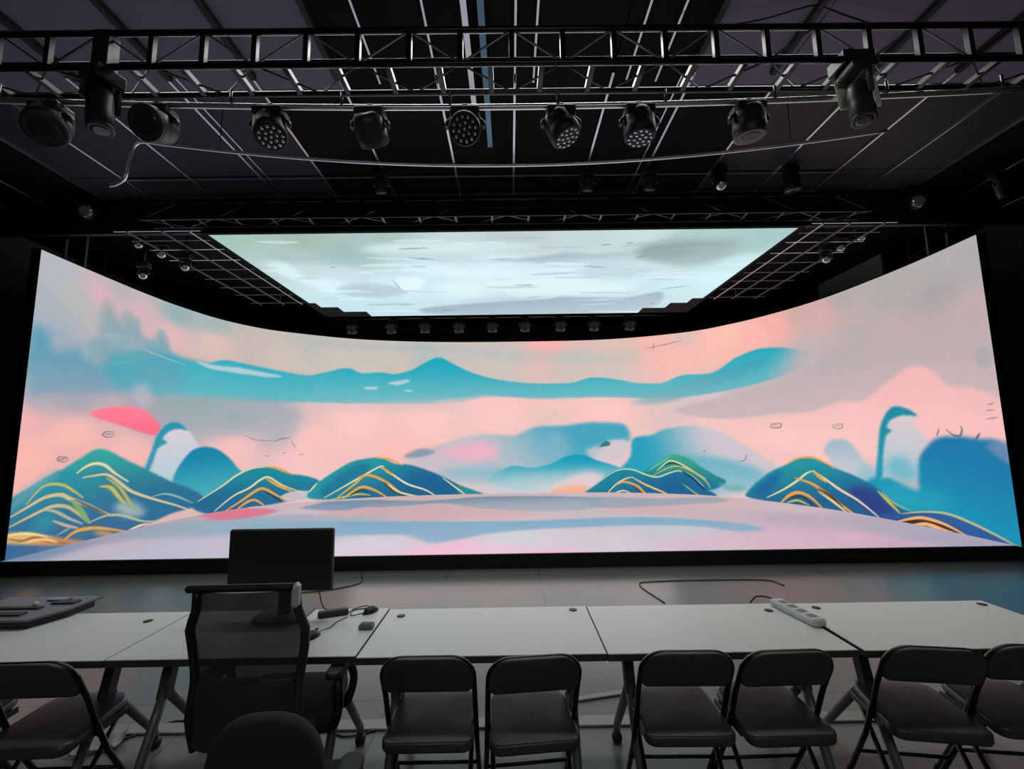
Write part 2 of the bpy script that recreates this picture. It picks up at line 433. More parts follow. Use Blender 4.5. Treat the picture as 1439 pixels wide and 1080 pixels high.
('P',[1309,42,1310,73,1320,94,1335,108,1352,111,1373,108,1397,102,1409,62,1401,-2,1379,5,1349,16,1307,14,1286,13,1263,25,1250,39,1274,58],[1345,105,1315,17],(34,122,170),(30,146,180),1,1,2),
('P',[1381,102,1402,104,1400,83,1389,90],[1394,103,1392,83],(120,140,176),(120,140,176),0.8,0.8,2.5),
('P',[1263,45,1289,52,1317,43,1344,39,1315,17,1278,17],[1304,54,1300,14],(44,166,188),(44,166,188),0.7,0.7,8),
('P',[1267,55,1271,85,1277,122,1285,141,1294,150,1306,148,1319,137,1314,130,1323,111,1328,106,1316,87,1309,54,1289,59],[1304,149,1295,53],(216,204,208),(180,200,210),0.97,0.95,1.6),
('P',[1266,53,1271,85,1277,122,1285,141,1294,150,1306,148,1319,137,1303,138,1290,133,1285,123,1290,118,1283,112,1277,85,1274,58],[1291,150,1282,55],(36,140,160),(40,150,178),1.0,1.0,1.3),
('P',[1277,70,1293,86,1309,73,1307,54,1287,56],[1297,86,1293,53],(90,180,196),(90,180,196),0.7,0.7,5),
('P',[2,61,31,79,46,91,60,101,69,108,77,110,88,106,107,93,126,81,157,59,188,39,200,18,160,10,132,3,70,6,11,31],[76,110,89,29],(54,164,160),(48,112,148),1,1,1.1),
('P',[54,79,65,89,74,92,85,87,109,66,86,72,68,78],[76,92,78,70],(60,150,160),(50,120,150),0.7,0.7,3),
('P',[-6,54,13,70,28,81,41,87,55,80,70,65,88,41,106,22,132,6,92,-5,31,2,-2,11],[41,87,49,14],(44,148,162),(58,108,148),1,1,1.1),
('P',[20,27,29,40,40,38,37,23,23,22],[29,40,31,20],(50,160,170),(50,160,170),0.7,0.7,6),
('P',[96,34,105,40,119,35,131,17,112,18],[112,38,113,17],(196,196,196),(196,196,196),0.8,0.8,3.5),
('P',[83,64,93,58,105,42,119,29,128,16,108,35,95,51],[103,61,106,21],(130,170,130),(130,170,130),0.8,0.8,2),
('L',[56,82,64,89,73,92,83,89,94,78,109,65],3.52,(232,216,166),1.0),
('L',[62,76,72,77,86,77,98,67,114,51,139,36,168,20,196,1],3.52,(220,196,150),1.0),
('L',[80,63,91,60,100,47,107,37],4.16,(206,184,96),1.0),
('L',[86,73,100,59,110,42,116,32],3.52,(180,176,100),1.0),
('L',[13,54,24,69,34,72,45,69,56,60,64,52],2.88,(206,184,96),1.0),
('L',[1,43,15,51,28,58,42,59,53,52,71,41,88,28,97,23],4.16,(216,190,140),1.0),
('L',[1,33,19,41,35,47,48,45,58,37,70,23],3.84,(206,184,136),1.0),
('L',[53,51,62,39,68,28,73,20],5.44,(130,170,110),1.0),
('L',[28,45,39,41,53,30,66,21],2.88,(190,180,150),1.0),
('L',[38,31,52,22,62,17],3.2,(196,176,150),1.0),
('L',[73,21,90,25,106,21,128,8,146,3],2.88,(190,186,150),1.0),
('L',[138,40,152,41,167,34,185,21],2.4,(150,190,170),1.0),
('L',[43,14,57,20],2.24,(160,160,160),1.0),
('L',[56,51,73,39,90,26],2.56,(40,54,70),0.7),
('P',[51,7,61,13,72,14,91,8,107,1,121,1,133,3,121,-4,105,-4,71,-4],[92,15,94,-12],(70,118,146),(60,90,130),1,1,1.1),
('L',[49,6,59,13,69,14,84,11,111,-1],4.16,(232,164,70),1.0),
('L',[113,-1,124,2,133,3],3.2,(232,216,166),1.0),
('P',[79,9,91,5,100,-2,84,2],[88,6,89,1],(212,160,110),(212,160,110),0.9,0.9,1.5),
('P',[-2,26,15,24,34,16,51,8,72,-2,51,-1,25,8,-1,16],[29,20,31,5],(226,184,118),(206,140,96),1.0,1.0,1.2),
('L',[1,21,13,16,24,17,37,9,52,3],3.2,(150,100,60),0.8),
('L',[-1,25,15,23,34,15],2.56,(240,220,150),1.0),
('L',[12,14,30,13,44,6],2.56,(250,200,130),1.0),
('P',[-3,16,31,4,65,-2,33,-12,-1,-6],[23,10,26,-14],(62,106,150),(84,120,156),1.0,1.0,1.5),
('P',[-3,48,7,68,28,85,43,90,31,75,14,60],[18,92,22,43],(150,176,190),(150,176,190),0.5,0.5,4),
('P',[185,14,199,27,216,39,240,59,261,69,287,69,312,57,347,47,363,35,355,14,314,4,260,-2,213,-3],[276,70,269,8],(32,142,156),(40,106,146),1,1,1.1),
('P',[348,6,314,4,304,14,322,22,352,19],[328,21,328,3],(196,190,196),(196,190,196),1,1,1.1),
('L',[192,22,220,41,241,59,262,69,285,70],2.88,(232,216,166),1.0),
('L',[278,71,299,66,321,53],3.52,(232,164,70),1.0),
('L',[214,2,237,23,258,34,273,47,285,51,305,35,336,18],3.52,(232,216,166),1.0),
('L',[281,49,300,34,320,22],4.16,(232,164,70),1.0),
('L',[229,0,251,15,266,27,278,31,295,19,312,6],4.8,(232,164,70),1.0),
('L',[241,-3,255,9,267,12,281,0],4.16,(232,164,70),1.0),
('L',[250,-2,265,-1,281,-2],2.88,(226,200,170),1.0),
('L',[280,26,295,14,306,5],2.88,(40,54,70),0.8),
('P',[345,17,363,38,387,57,414,74,443,80,462,80,487,67,512,64,545,51,577,34,610,14,649,-4,594,-7,558,-12,493,-7,386,0,348,6],[455,82,493,3],(40,150,160),(34,102,144),1,1,1.1),
('P',[363,18,396,51,431,71,443,56,408,29,375,9],[402,72,403,7],(34,104,150),(34,104,150),0.6,0.6,4),
('P',[505,10,530,41,568,28,594,1,556,-4],[550,40,550,-4],(30,98,146),(30,98,146),0.6,0.6,5),
('P',[600,18,649,-4,609,-6],[619,18,619,-6],(50,140,150),(50,140,150),1.0,1.0,1.2),
('L',[346,18,358,35],2.88,(232,216,166),1.0),
('L',[452,80,475,77,499,64],3.52,(232,164,70),1.0),
('L',[370,5,406,28,434,46,460,62,467,61],3.52,(232,216,166),1.0),
('L',[460,61,477,49,507,25,540,11,561,-4],3.52,(240,220,180),1.0),
('L',[465,59,482,43],4.8,(232,164,70),1.0),
('L',[391,4,418,28,434,45,453,41,475,27,493,10],5.12,(232,164,70),1.0),
('L',[474,25,495,8,528,-2],3.84,(232,216,166),1.0),
('L',[400,1,420,17,434,22,454,13,473,-1],5.12,(232,164,70),1.0),
('L',[375,-1,404,5,425,8,444,5],3.52,(206,184,96),1.0),
('L',[571,35,594,15,615,-4],2.88,(232,216,166),1.0),
('L',[468,29,485,10,508,-1],3.2,(90,60,40),0.85),
('L',[411,6,428,15,444,10],3.84,(60,60,50),0.8),
('P',[936,41,961,62,977,75,989,79,1010,72,1032,54,1053,39,1068,29,1054,15,1028,10,1001,31,960,33],[1008,79,1005,9],(62,164,136),(32,118,150),1,1,1.1),
('P',[833,-4,852,17,878,41,897,48,917,48,937,38,956,33,978,42,997,45,1015,36,1032,16,1051,-2,987,-9,891,-9],[906,50,928,-7],(36,134,158),(34,104,146),1,1,1.1),
('P',[959,4,983,31,1003,20,1022,-1,987,-6],[992,31,990,-6],(32,98,146),(32,98,146),0.6,0.6,4),
('P',[1056,23,1088,23,1099,19,1077,11],[1081,25,1080,12],(120,176,170),(120,176,170),0.8,0.8,1.5),
('L',[852,17,878,39,898,48,918,47,940,37,959,33,980,42,997,46,1015,37,1032,18],2.88,(206,216,170),1.0),
('L',[868,-5,887,17,905,29,917,32],2.88,(232,216,166),1.0),
('L',[915,32,936,18,960,6,976,-2],3.52,(244,196,110),1.0),
('L',[887,16,902,22,922,15,933,3,940,-4],4.48,(232,164,70),1.0),
('L',[881,-3,897,4,911,0],2.88,(232,216,166),1.0),
('L',[959,46,974,62,984,66,1000,59,1020,44,1037,32],2.88,(232,216,166),1.0),
('L',[952,36,978,52,997,55,1020,43,1037,27,1043,14],2.88,(206,184,96),1.0),
('L',[942,44,965,62,982,75],2.24,(120,200,170),1.0),
('L',[1000,20,1018,4,1029,-2],2.24,(170,190,110),1.0),
('L',[972,57,985,62,1000,55],3.2,(20,50,60),0.8),
('L',[999,47,1017,32,1034,10],3.52,(18,40,70),0.8),
('L',[917,12,931,0],2.56,(90,60,40),0.8),
('P',[1096,8,1109,27,1131,49,1156,65,1172,76,1190,79,1204,73,1221,63,1243,54,1261,43,1276,30,1290,17,1307,12,1267,-5,1236,-7,1198,-5,1147,-2,1104,2],[1190,79,1211,4],(40,150,160),(38,98,144),1,1,1.1),
('P',[1231,30,1252,39,1271,27,1281,8,1257,5],[1260,41,1257,3],(52,58,130),(52,58,130),0.8,0.8,5),
('P',[1108,12,1130,42,1151,56,1140,30,1122,11],[1132,54,1129,12],(30,96,156),(30,96,156),0.7,0.7,4),
('L',[1156,65,1173,76,1192,78,1206,72,1218,63],2.88,(232,164,70),1.0),
('L',[1126,6,1149,22,1169,39,1183,53,1192,57],3.2,(232,216,166),1.0),
('L',[1191,57,1204,47,1222,32,1243,19,1265,0],3.52,(240,210,180),1.0),
('L',[1192,55,1206,41],4.8,(232,164,70),1.0),
('L',[1167,43,1187,37,1204,24,1224,7,1241,-4],4.8,(232,164,70),1.0),
('L',[1195,25,1214,11,1230,-3],2.88,(232,216,166),1.0),
('L',[1145,0,1156,13,1169,20,1184,15,1199,-1],5.12,(232,164,70),1.0),
('L',[1153,1,1167,7,1181,2],3.2,(206,184,96),1.0),
('L',[1267,36,1277,24,1289,10],3.52,(206,184,96),1.0),
('L',[1272,35,1283,23,1300,16],2.4,(150,180,130),1.0),
('L',[1196,30,1211,19,1224,6],3.52,(80,50,30),0.9),
('L',[1157,9,1173,14,1190,0],3.52,(60,54,50),0.8),
('P',[1265,0,1291,11,1315,18,1336,19,1356,15,1379,6,1401,-4,1383,-6,1352,-8,1312,-9,1285,-5],[1338,22,1333,-24],(48,98,156),(52,78,140),1,1,1.1),
('L',[1291,11,1315,18,1337,20,1359,14,1380,6,1396,-1],2.56,(200,190,140),1.0),
('P',[1282,-2,1301,7,1314,10,1333,7,1352,-1,1340,-5,1319,-4,1297,-3],[1319,11,1316,-12],(70,50,40),(70,50,40),1.0,1.0,1),
('L',[1282,-2,1301,7,1314,10,1333,7,1352,-1],3.84,(244,178,120),1.0),
('L',[1301,-1,1315,3,1330,0,1344,-2],4.8,(244,178,120),1.0),
('L',[89,128,88,126,85,125,81,125,78,127,78,129,80,131,84,132,88,131,89,128],1.54,(120,124,130),1.0),
('L',[80,128,87,129],1.32,(110,110,120),1.0),
('L',[46,99,45,97,42,96,39,97,37,98,36,100,38,102,41,102,44,101,46,99],1.54,(120,124,130),1.0),
('L',[38,99,44,100],1.32,(110,110,120),1.0),
('L',[1141,135,1153,135,1152,128,1140,129,1141,135],1.43,(96,100,96),1.0),
('L',[1142,133,1150,132],1.32,(96,100,96),0.8),
('L',[1222,130,1233,130,1232,124,1222,125,1222,130],1.43,(150,150,120),1.0),
('L',[1224,128,1231,128],1.32,(150,150,120),0.8),
('L',[249,128,264,120,287,118],1.1,(70,96,110),0.7),
('L',[290,117,303,122,314,123],1.76,(70,96,110),0.7),
('L',[316,116,323,103],1.1,(70,96,110),0.7),
('L',[278,91,284,90],1.1,(70,96,110),0.7),
('L',[304,95,309,95],1.1,(70,96,110),0.7),
('L',[328,91,337,91],1.1,(70,96,110),0.7),
('L',[1336,111,1339,119],1.76,(70,96,110),0.7),
('L',[1346,119,1351,113,1358,111,1361,118,1360,122],2.2,(70,96,110),0.7),
('L',[1372,106,1377,114],2.64,(70,96,110),0.7),
('L',[1386,138,1392,138],1.1,(70,96,110),0.7),
('L',[1385,129,1395,130],1.1,(70,96,110),0.7),
('L',[1388,144,1393,145],1.1,(70,96,110),0.7),
('L',[1089,67,1098,70,1102,81],1.43,(70,96,110),0.7),
('L',[1036,86,1040,85],2.2,(70,96,110),0.7),
('L',[947,302,984,308,1012,313],1.32,(70,96,110),0.7),
('L',[964,313,963,298],1.1,(70,96,110),0.7)])
STAGE_ART = ([[12, 8, 120, 140, 170],[32, 19, 190, 172, 182],[75, 10, 170, 180, 205],[12, 56, 160, 160, 176],[-4, 87, 176, 170, 180],[-9, 136, 226, 186, 194],[-12, 113, 206, 178, 184],[62, 72, 150, 178, 196],[80, 106, 206, 186, 192],[118, 117, 206, 170, 174],[129, 58, 160, 176, 194],[167, 18, 214, 206, 216],[83, 22, 200, 186, 200],[179, 93, 206, 172, 176],[230, 100, 208, 176, 180],[136, 167, 206, 176, 176],[233, 8, 230, 200, 214],[213, 3, 240, 190, 210],[281, 91, 200, 186, 190],[338, 108, 206, 176, 178],[401, 124, 214, 180, 180],[440, 99, 204, 184, 188],[378, 83, 200, 180, 188],[418, 58, 188, 172, 186],[454, 37, 178, 168, 184],[454, 19, 170, 166, 184],[380, 19, 214, 178, 196],[415, 17, 214, 176, 194],[340, 14, 216, 186, 200],[286, 11, 214, 200, 210],[240, 27, 206, 210, 212],[332, 36, 196, 200, 208],[461, 2, 170, 160, 180],[420, 4, 200, 170, 190]],
[('P',[73,150,112,161,165,152,221,171,311,158,310,129,301,105,266,99,218,112,181,137,148,126,114,126],[199,173,207,104],(112,140,160),(150,168,184),0.9,0.7,1.5),
('P',[69,130,82,156,118,146,113,114,85,117],[82,156,101,115],(120,146,176),(120,146,176),0.8,0.8,2),
('P',[311,158,369,145,414,148,414,126,356,112,306,110],[369,153,351,107],(140,160,178),(140,160,178),0.7,0.7,2.5),
('P',[69,68,118,73,165,71,231,67,277,70,316,74,351,67,378,51,383,37,366,33,349,46,317,51,287,48,257,45,228,37,210,24,197,20,184,32,176,37,135,37,87,37],[242,79,241,17],(124,170,198),(140,176,200),0.9,0.9,1.5),
('P',[15,45,12,76,45,89,83,100,117,83,135,37,80,41,43,37],[34,104,86,34],(150,172,190),(150,172,190),0.6,0.6,5),
('P',[7,106,17,125,41,126,60,110,50,88,33,85],[19,128,51,84],(222,116,140),(222,116,140),0.9,0.9,2),
('P',[21,1,29,32,81,35,110,1,65,-3],[37,37,76,-3],(196,190,206),(196,190,206),0.6,0.6,6),
('P',[233,-1,267,4,272,-5,233,-7],[252,5,251,-8],(246,180,208),(246,180,208),0.8,0.8,3)])
SKY_ART = ([[23, 2, 168, 198, 184],[75, 7, 166, 190, 176],[143, 7, 168, 196, 188],[96, 32, 166, 196, 196],[46, 31, 176, 200, 196],[50, 55, 200, 222, 226],[101, 22, 166, 190, 186],[80, 62, 206, 226, 236],[149, 23, 196, 220, 226],[198, 19, 200, 220, 224],[246, 11, 192, 206, 206],[304, 12, 200, 216, 220],[349, 8, 204, 224, 226],[407, 9, 176, 206, 204],[456, 6, 170, 204, 200],[420, 29, 166, 186, 186],[382, 28, 176, 190, 190],[454, 24, 170, 202, 204],[464, 46, 206, 236, 240],[451, 78, 216, 244, 250],[430, 92, 210, 236, 244],[371, 62, 214, 240, 246],[301, 61, 220, 242, 250],[233, 47, 216, 238, 248],[164, 57, 212, 236, 246],[127, 84, 214, 240, 246],[60, 98, 206, 234, 242],[75, 135, 200, 230, 238],[193, 94, 220, 246, 250],[229, 140, 196, 214, 224],[319, 154, 190, 208, 216],[398, 126, 204, 230, 236]],
[('P',[16,48,35,38,42,48,43,65,68,71,76,83,51,101,32,82,22,60],[60,38,19,101],(222,246,252),(222,246,252),0.85,0.85,4),
('P',[115,24,139,17,176,14,210,17,234,15,270,21,234,27,196,30,147,28],[193,14,190,30],(214,236,240),(214,236,240),0.85,0.85,3),
('P',[67,86,99,81,126,89,128,104,85,113,58,102],[100,81,86,113],(170,196,202),(170,196,202),0.6,0.6,3),
('P',[132,70,157,72,148,91,127,95],[145,70,137,95],(228,250,255),(228,250,255),0.9,0.9,1.5),
('L',[125,74,126,97],1.6,(150,172,190),0.7),
('P',[175,41,233,41,271,36,296,31,315,34,347,33,357,42,340,51,287,54,259,45],[287,31,290,54],(160,182,192),(200,218,226),0.85,0.85,2),
('P',[314,55,354,52,391,60,362,76,318,72],[344,52,352,75],(184,206,216),(184,206,216),0.6,0.6,5),
('P',[355,29,371,18,406,17,438,19,440,40,408,53,370,43],[390,16,411,53],(144,166,166),(170,190,192),0.85,0.85,4),
('P',[142,142,230,128,288,122,302,114,325,118,379,121,414,108,424,146,376,162,228,167,137,159],[293,105,302,169],(158,178,192),(182,202,212),0.9,0.9,1.8),
('P',[160,47,232,56,274,65,232,75,169,65],[214,49,211,75],(228,248,254),(228,248,254),0.7,0.7,5),
('P',[217,79,305,77,383,91,359,110,263,113],[302,77,308,114],(228,250,254),(228,250,254),0.7,0.7,6),
('L',[149,23,174,22],1.4,(84,104,116),0.6),
('L',[154,36,175,39],1.4,(84,104,116),0.6),
('L',[227,40,246,39],1.4,(84,104,116),0.6),
('L',[314,53,335,56],1.4,(84,104,116),0.6),
('L',[359,39,365,38],1.4,(84,104,116),0.6),
('L',[411,101,438,94],1.4,(84,104,116),0.6),
('L',[258,88,269,88],1.4,(84,104,116),0.6),
('L',[263,118,276,116],1.4,(84,104,116),0.6),
('L',[76,50,80,50],1.4,(84,104,116),0.6),
('L',[321,21,329,20],1.4,(84,104,116),0.6),
('L',[342,19,347,18],1.4,(84,104,116),0.6),
('L',[110,133,123,133],1.4,(84,104,116),0.6),
('L',[157,151,175,149],1.4,(84,104,116),0.6),
('L',[413,138,420,138],1.4,(84,104,116),0.6),
('L',[244,100,259,99,275,101],2.5,(228,248,255),0.32),
('L',[8,53,16,52,24,52],4.71,(228,248,255),0.46),
('L',[-22,67,-10,68,3,69],3.76,(228,248,255),0.3),
('L',[240,111,256,112,273,115],5.9,(228,248,255),0.49),
('L',[457,131,477,131,497,132],3.45,(228,248,255),0.33),
('L',[173,60,186,60,199,62],4.35,(228,248,255),0.35),
('L',[112,56,124,57,136,55],3.93,(228,248,255),0.38),
('L',[322,107,350,108,378,110],3.36,(168,190,200),0.45),
('L',[138,58,147,56,156,55],4.77,(228,248,255),0.48),
('L',[323,62,345,65,367,64],2.61,(228,248,255),0.29),
('L',[31,69,43,69,54,69],4.83,(168,190,200),0.34),
('L',[461,131,491,130,523,132],4.64,(228,248,255),0.57),
('L',[277,47,297,49,317,50],5.14,(228,248,255),0.59),
('L',[407,78,416,76,426,78],3.94,(228,248,255),0.41),
('L',[103,23,111,23,119,22],3.66,(168,190,200),0.27),
('L',[45,96,69,98,94,99],5.83,(228,248,255),0.4),
('L',[49,10,56,10,63,11],2.68,(168,190,200),0.34),
('L',[330,139,349,138,368,137],4.96,(228,248,255),0.31),
('L',[318,127,348,126,377,125],3.26,(228,248,255),0.4),
('L',[376,27,401,27,426,27],2.82,(168,190,200),0.33),
('L',[411,154,443,156,476,159],5.49,(228,248,255),0.28),
('L',[32,114,63,116,95,117],4.16,(228,248,255),0.28),
('L',[381,76,408,75,436,77],3.37,(228,248,255),0.58),
('L',[342,127,351,126,361,125],4.07,(228,248,255),0.3),
('L',[451,71,479,72,506,71],5.54,(228,248,255),0.41),
('L',[39,11,54,12,71,12],3.99,(228,248,255),0.45),
('L',[269,48,291,50,312,51],2.61,(228,248,255),0.33),
('L',[98,59,105,60,112,58],4.72,(228,248,255),0.53),
('L',[256,96,274,97,293,97],4.39,(228,248,255),0.3),
('L',[55,115,72,113,88,112],2.58,(228,248,255),0.5),
('L',[259,81,267,83,276,82],4.82,(228,248,255),0.27),
('L',[57,151,97,150,135,152],3.86,(228,248,255),0.55),
('L',[29,115,39,115,48,115],4.69,(168,190,200),0.41),
('L',[339,22,355,21,372,21],3.01,(168,190,200),0.57),
('L',[149,12,170,12,190,12],4.0,(228,248,255),0.4),
('L',[72,133,101,131,130,131],5.68,(168,190,200),0.55),
('L',[225,74,235,76,245,76],2.51,(168,190,200),0.28),
('L',[264,67,287,66,311,64],4.52,(168,190,200),0.45),
('L',[289,73,310,74,332,74],4.76,(168,190,200),0.28),
('L',[196,16,205,17,214,17],4.06,(228,248,255),0.45),
('L',[368,68,397,68,427,69],4.5,(228,248,255),0.34),
('L',[477,119,488,116,499,114],3.21,(228,248,255),0.51),
('L',[-49,97,-26,98,-5,101],3.39,(168,190,200),0.45),
('L',[-15,69,4,68,22,67],2.17,(168,190,200),0.29),
('L',[38,96,60,97,83,95],3.57,(228,248,255),0.6),
('L',[389,80,402,80,415,81],2.81,(168,190,200),0.36),
('L',[152,48,158,50,165,50],4.48,(168,190,200),0.49),
('L',[116,35,138,37,161,38],2.05,(228,248,255),0.56),
('L',[105,48,134,47,163,48],5.65,(228,248,255),0.5),
('L',[213,15,226,16,239,16],2.84,(228,248,255),0.42),
('L',[219,92,246,93,274,93],5.49,(168,190,200),0.38),
('L',[346,158,386,161,426,163],4.74,(228,248,255),0.43),
('L',[146,56,154,57,163,58],5.84,(228,248,255),0.31),
('L',[-46,94,-31,97,-13,96],4.78,(228,248,255),0.46),
('L',[439,155,460,156,481,157],3.57,(168,190,200),0.59),
('L',[267,24,288,23,309,24],2.06,(168,190,200),0.53),
('L',[461,110,480,109,499,108],5.14,(228,248,255),0.42),
('L',[-36,110,-19,112,-2,115],2.69,(228,248,255),0.52),
('L',[350,18,365,19,381,20],3.52,(168,190,200),0.47),
('L',[30,116,61,118,93,118],4.38,(228,248,255),0.29),
('L',[224,40,238,39,252,38],2.95,(228,248,255),0.31),
('L',[-25,49,0,50,26,50],5.47,(168,190,200),0.43),
('L',[248,87,258,89,267,89],5.7,(168,190,200),0.44),
('L',[111,96,142,99,174,102],2.07,(168,190,200),0.49),
('L',[393,26,411,27,429,27],2.27,(168,190,200),0.31),
('L',[37,35,60,35,82,36],5.18,(168,190,200),0.3),
('L',[241,10,257,10,273,10],3.1,(168,190,200),0.39),
('L',[469,161,502,160,535,160],3.74,(168,190,200),0.5),
('L',[327,98,347,96,368,95],5.92,(228,248,255),0.29),
('L',[441,53,467,54,493,54],4.78,(228,248,255),0.48)])


def catmull(P, closed, n=7):
    P = np.asarray(P, float).reshape(-1, 2)
    k = len(P)
    if k < 3:
        return P
    out = []
    for i in range(k if closed else k - 1):
        if closed:
            a, b, c, d = P[(i - 1) % k], P[i], P[(i + 1) % k], P[(i + 2) % k]
        else:
            a, b, c, d = P[max(i - 1, 0)], P[i], P[i + 1], P[min(i + 2, k - 1)]
        t = (np.arange(n) / n)[:, None]
        out.append(.5 * (2 * b + (c - a) * t + (2 * a - 5 * b + 4 * c - d) * t ** 2 + (3 * b - a - 3 * c + d) * t ** 3))
    out = np.concatenate(out)
    return out if closed else np.concatenate([out, P[-1:]])

def boxblur(a, r, ax):
    r = int(r)
    if r < 1:
        return a
    pad = [(0, 0), (0, 0)]; pad[ax] = (r + 1, r)
    c = np.cumsum(np.pad(a, pad, mode='edge'), axis=ax)
    n = a.shape[ax]
    hi = np.take(c, np.arange(2 * r + 1, 2 * r + 1 + n), axis=ax)
    lo = np.take(c, np.arange(0, n), axis=ax)
    return (hi - lo) / (2 * r + 1)

def soft(a, s):
    if s < 1:
        k = np.array([.22, .56, .22])
        for ax in (0, 1):
            pad = [(0, 0), (0, 0)]; pad[ax] = (1, 1)
            p = np.pad(a, pad, mode='edge')
            n = a.shape[ax]
            a = sum(k[i] * np.take(p, np.arange(i, n + i), axis=ax) for i in range(3))
        return a
    for _ in range(2):
        for ax in (0, 1):
            a = boxblur(a, max(1, round(s)), ax)
    return a

def paint(art, nu, nv, power=2.6, stretch=1.0):
    """picture of nv rows by nu columns: a smooth ground of colour spots, then shapes and lines over it"""
    base, layers = art
    B = np.array(base, float)
    st = 6
    uu, vv = np.meshgrid(np.arange(0, nu + st, st), np.arange(0, nv + st, st))
    d2 = (uu[..., None] - B[:, 0]) ** 2 + ((vv[..., None] - B[:, 1]) * stretch) ** 2 + 60
    w = d2 ** (-power / 2 * 1.3)
    low = (w @ B[:, 2:5]) / w.sum(-1, keepdims=True)
    yi = np.arange(nv) / st; xi = np.arange(nu) / st
    y0 = yi.astype(int); x0 = xi.astype(int)
    fy = (yi - y0)[:, None, None]; fx = (xi - x0)[None, :, None]
    g = lambda a, b: low[np.minimum(a, low.shape[0] - 1)][:, np.minimum(b, low.shape[1] - 1)]
    img = (g(y0, x0) * (1 - fx) + g(y0, x0 + 1) * fx) * (1 - fy) + (g(y0 + 1, x0) * (1 - fx) + g(y0 + 1, x0 + 1) * fx) * fy
    rs = np.random.RandomState(5)
    for q in layers:
        if q[0] == 'P':
            _, pts, ga, c0, c1, a0, a1, bl = q
            P = catmull(pts, True)
            m = int(bl * 3) + 3
            x0_, x1_ = max(0, int(P[:, 0].min()) - m), min(nu, int(P[:, 0].max()) + m + 2)
            y0_, y1_ = max(0, int(P[:, 1].min()) - m), min(nv, int(P[:, 1].max()) + m + 2)
            if x1_ <= x0_ or y1_ <= y0_:
                continue
            X, Y = np.meshgrid(np.arange(x0_, x1_), np.arange(y0_, y1_))
            ins = np.zeros(X.shape, bool)
            for i in range(len(P)):
                ax, ay = P[i]; bx, by = P[(i + 1) % len(P)]
                if ay == by:
                    continue
                rows = ((ay > Y[:, 0]) != (by > Y[:, 0]))
                if rows.any():
                    xc = (bx - ax) * (Y[rows] - ay) / (by - ay) + ax
                    ins[rows] ^= X[rows] < xc
            a = soft(ins.astype(float), bl)
            gx, gy = ga[2] - ga[0], ga[3] - ga[1]
            t = np.clip(((X - ga[0]) * gx + (Y - ga[1]) * gy) / max(1e-6, gx * gx + gy * gy), 0, 1)
            t = t * t * (3 - 2 * t)
            al = (a * (a0 + (a1 - a0) * t))[..., None]
            col = np.array(c0, float) * (1 - t[..., None]) + np.array(c1, float) * t[..., None]
        else:
            _, pts, wd, c0, al0 = q
            P = catmull(pts, False, 5)
            m = int(wd) + 3
            x0_, x1_ = max(0, int(P[:, 0].min()) - m), min(nu, int(P[:, 0].max()) + m + 2)
            y0_, y1_ = max(0, int(P[:, 1].min()) - m), min(nv, int(P[:, 1].max()) + m + 2)
            if x1_ <= x0_ or y1_ <= y0_:
                continue
            X, Y = np.meshgrid(np.arange(x0_, x1_), np.arange(y0_, y1_))
            best = np.full(X.shape, -9.0)
            k = len(P) - 1
            for i in range(k):
                ax, ay = P[i]; bx, by = P[i + 1]
                dx, dy = bx - ax, by - ay
                t = np.clip(((X - ax) * dx + (Y - ay) * dy) / max(1e-9, dx * dx + dy * dy), 0, 1)
                d = np.hypot(X - ax - t * dx, Y - ay - t * dy)
                s = (i + t) / k
                hw = wd / 2 * (.35 + .65 * np.sin(PI * np.clip(s, .02, .98)))
                best = np.maximum(best, hw - d)
            al = (np.clip(best + .5, 0, 1) * al0)[..., None]
            col = np.array(c0, float)
        sl = img[y0_:y1_, x0_:x1_]
        img[y0_:y1_, x0_:x1_] = sl * (1 - al) + col * al
    n = rs.rand(nv, nu // 8 + 1).repeat(8, 1)[:, :nu]
    img += (soft(n, 3)[..., None] - .5) * 6
    c = np.clip(img, 0, 255) / 255
    return np.where(c <= .04045, c / 12.92, ((c + .055) / 1.055) ** 2.4)

def picture_mesh(name, V, pic, keep, m, parent):
    """grid of points V[row, col] carrying the picture, one colour per point"""
    nv, nu = V.shape[:2]
    me = bpy.data.meshes.new(name)
    idx = np.arange(nv * nu).reshape(nv, nu)
    q = np.stack([idx[:-1, :-1], idx[:-1, 1:], idx[1:, 1:], idx[1:, :-1]], -1).reshape(-1, 4)
    if keep is not None:
        q = q[keep.reshape(-1)]
    me.vertices.add(nv * nu)
    me.vertices.foreach_set('co', V.reshape(-1).astype(np.float32))
    me.loops.add(q.size)
    me.loops.foreach_set('vertex_index', q.reshape(-1).astype(np.int32))
    me.polygons.add(len(q))
    me.polygons.foreach_set('loop_start', (np.arange(len(q)) * 4).astype(np.int32))
    me.update(calc_edges=True)
    at = me.color_attributes.new('picture', 'FLOAT_COLOR', 'POINT')
    rgba = np.ones((nv * nu, 4), np.float32)
    rgba[:, :3] = pic.reshape(-1, 3)
    at.data.foreach_set('color', rgba.reshape(-1))
    me.materials.append(m)
    o = bpy.data.objects.new(name, me)
    COL.objects.link(o)
    o.parent = parent
    return o

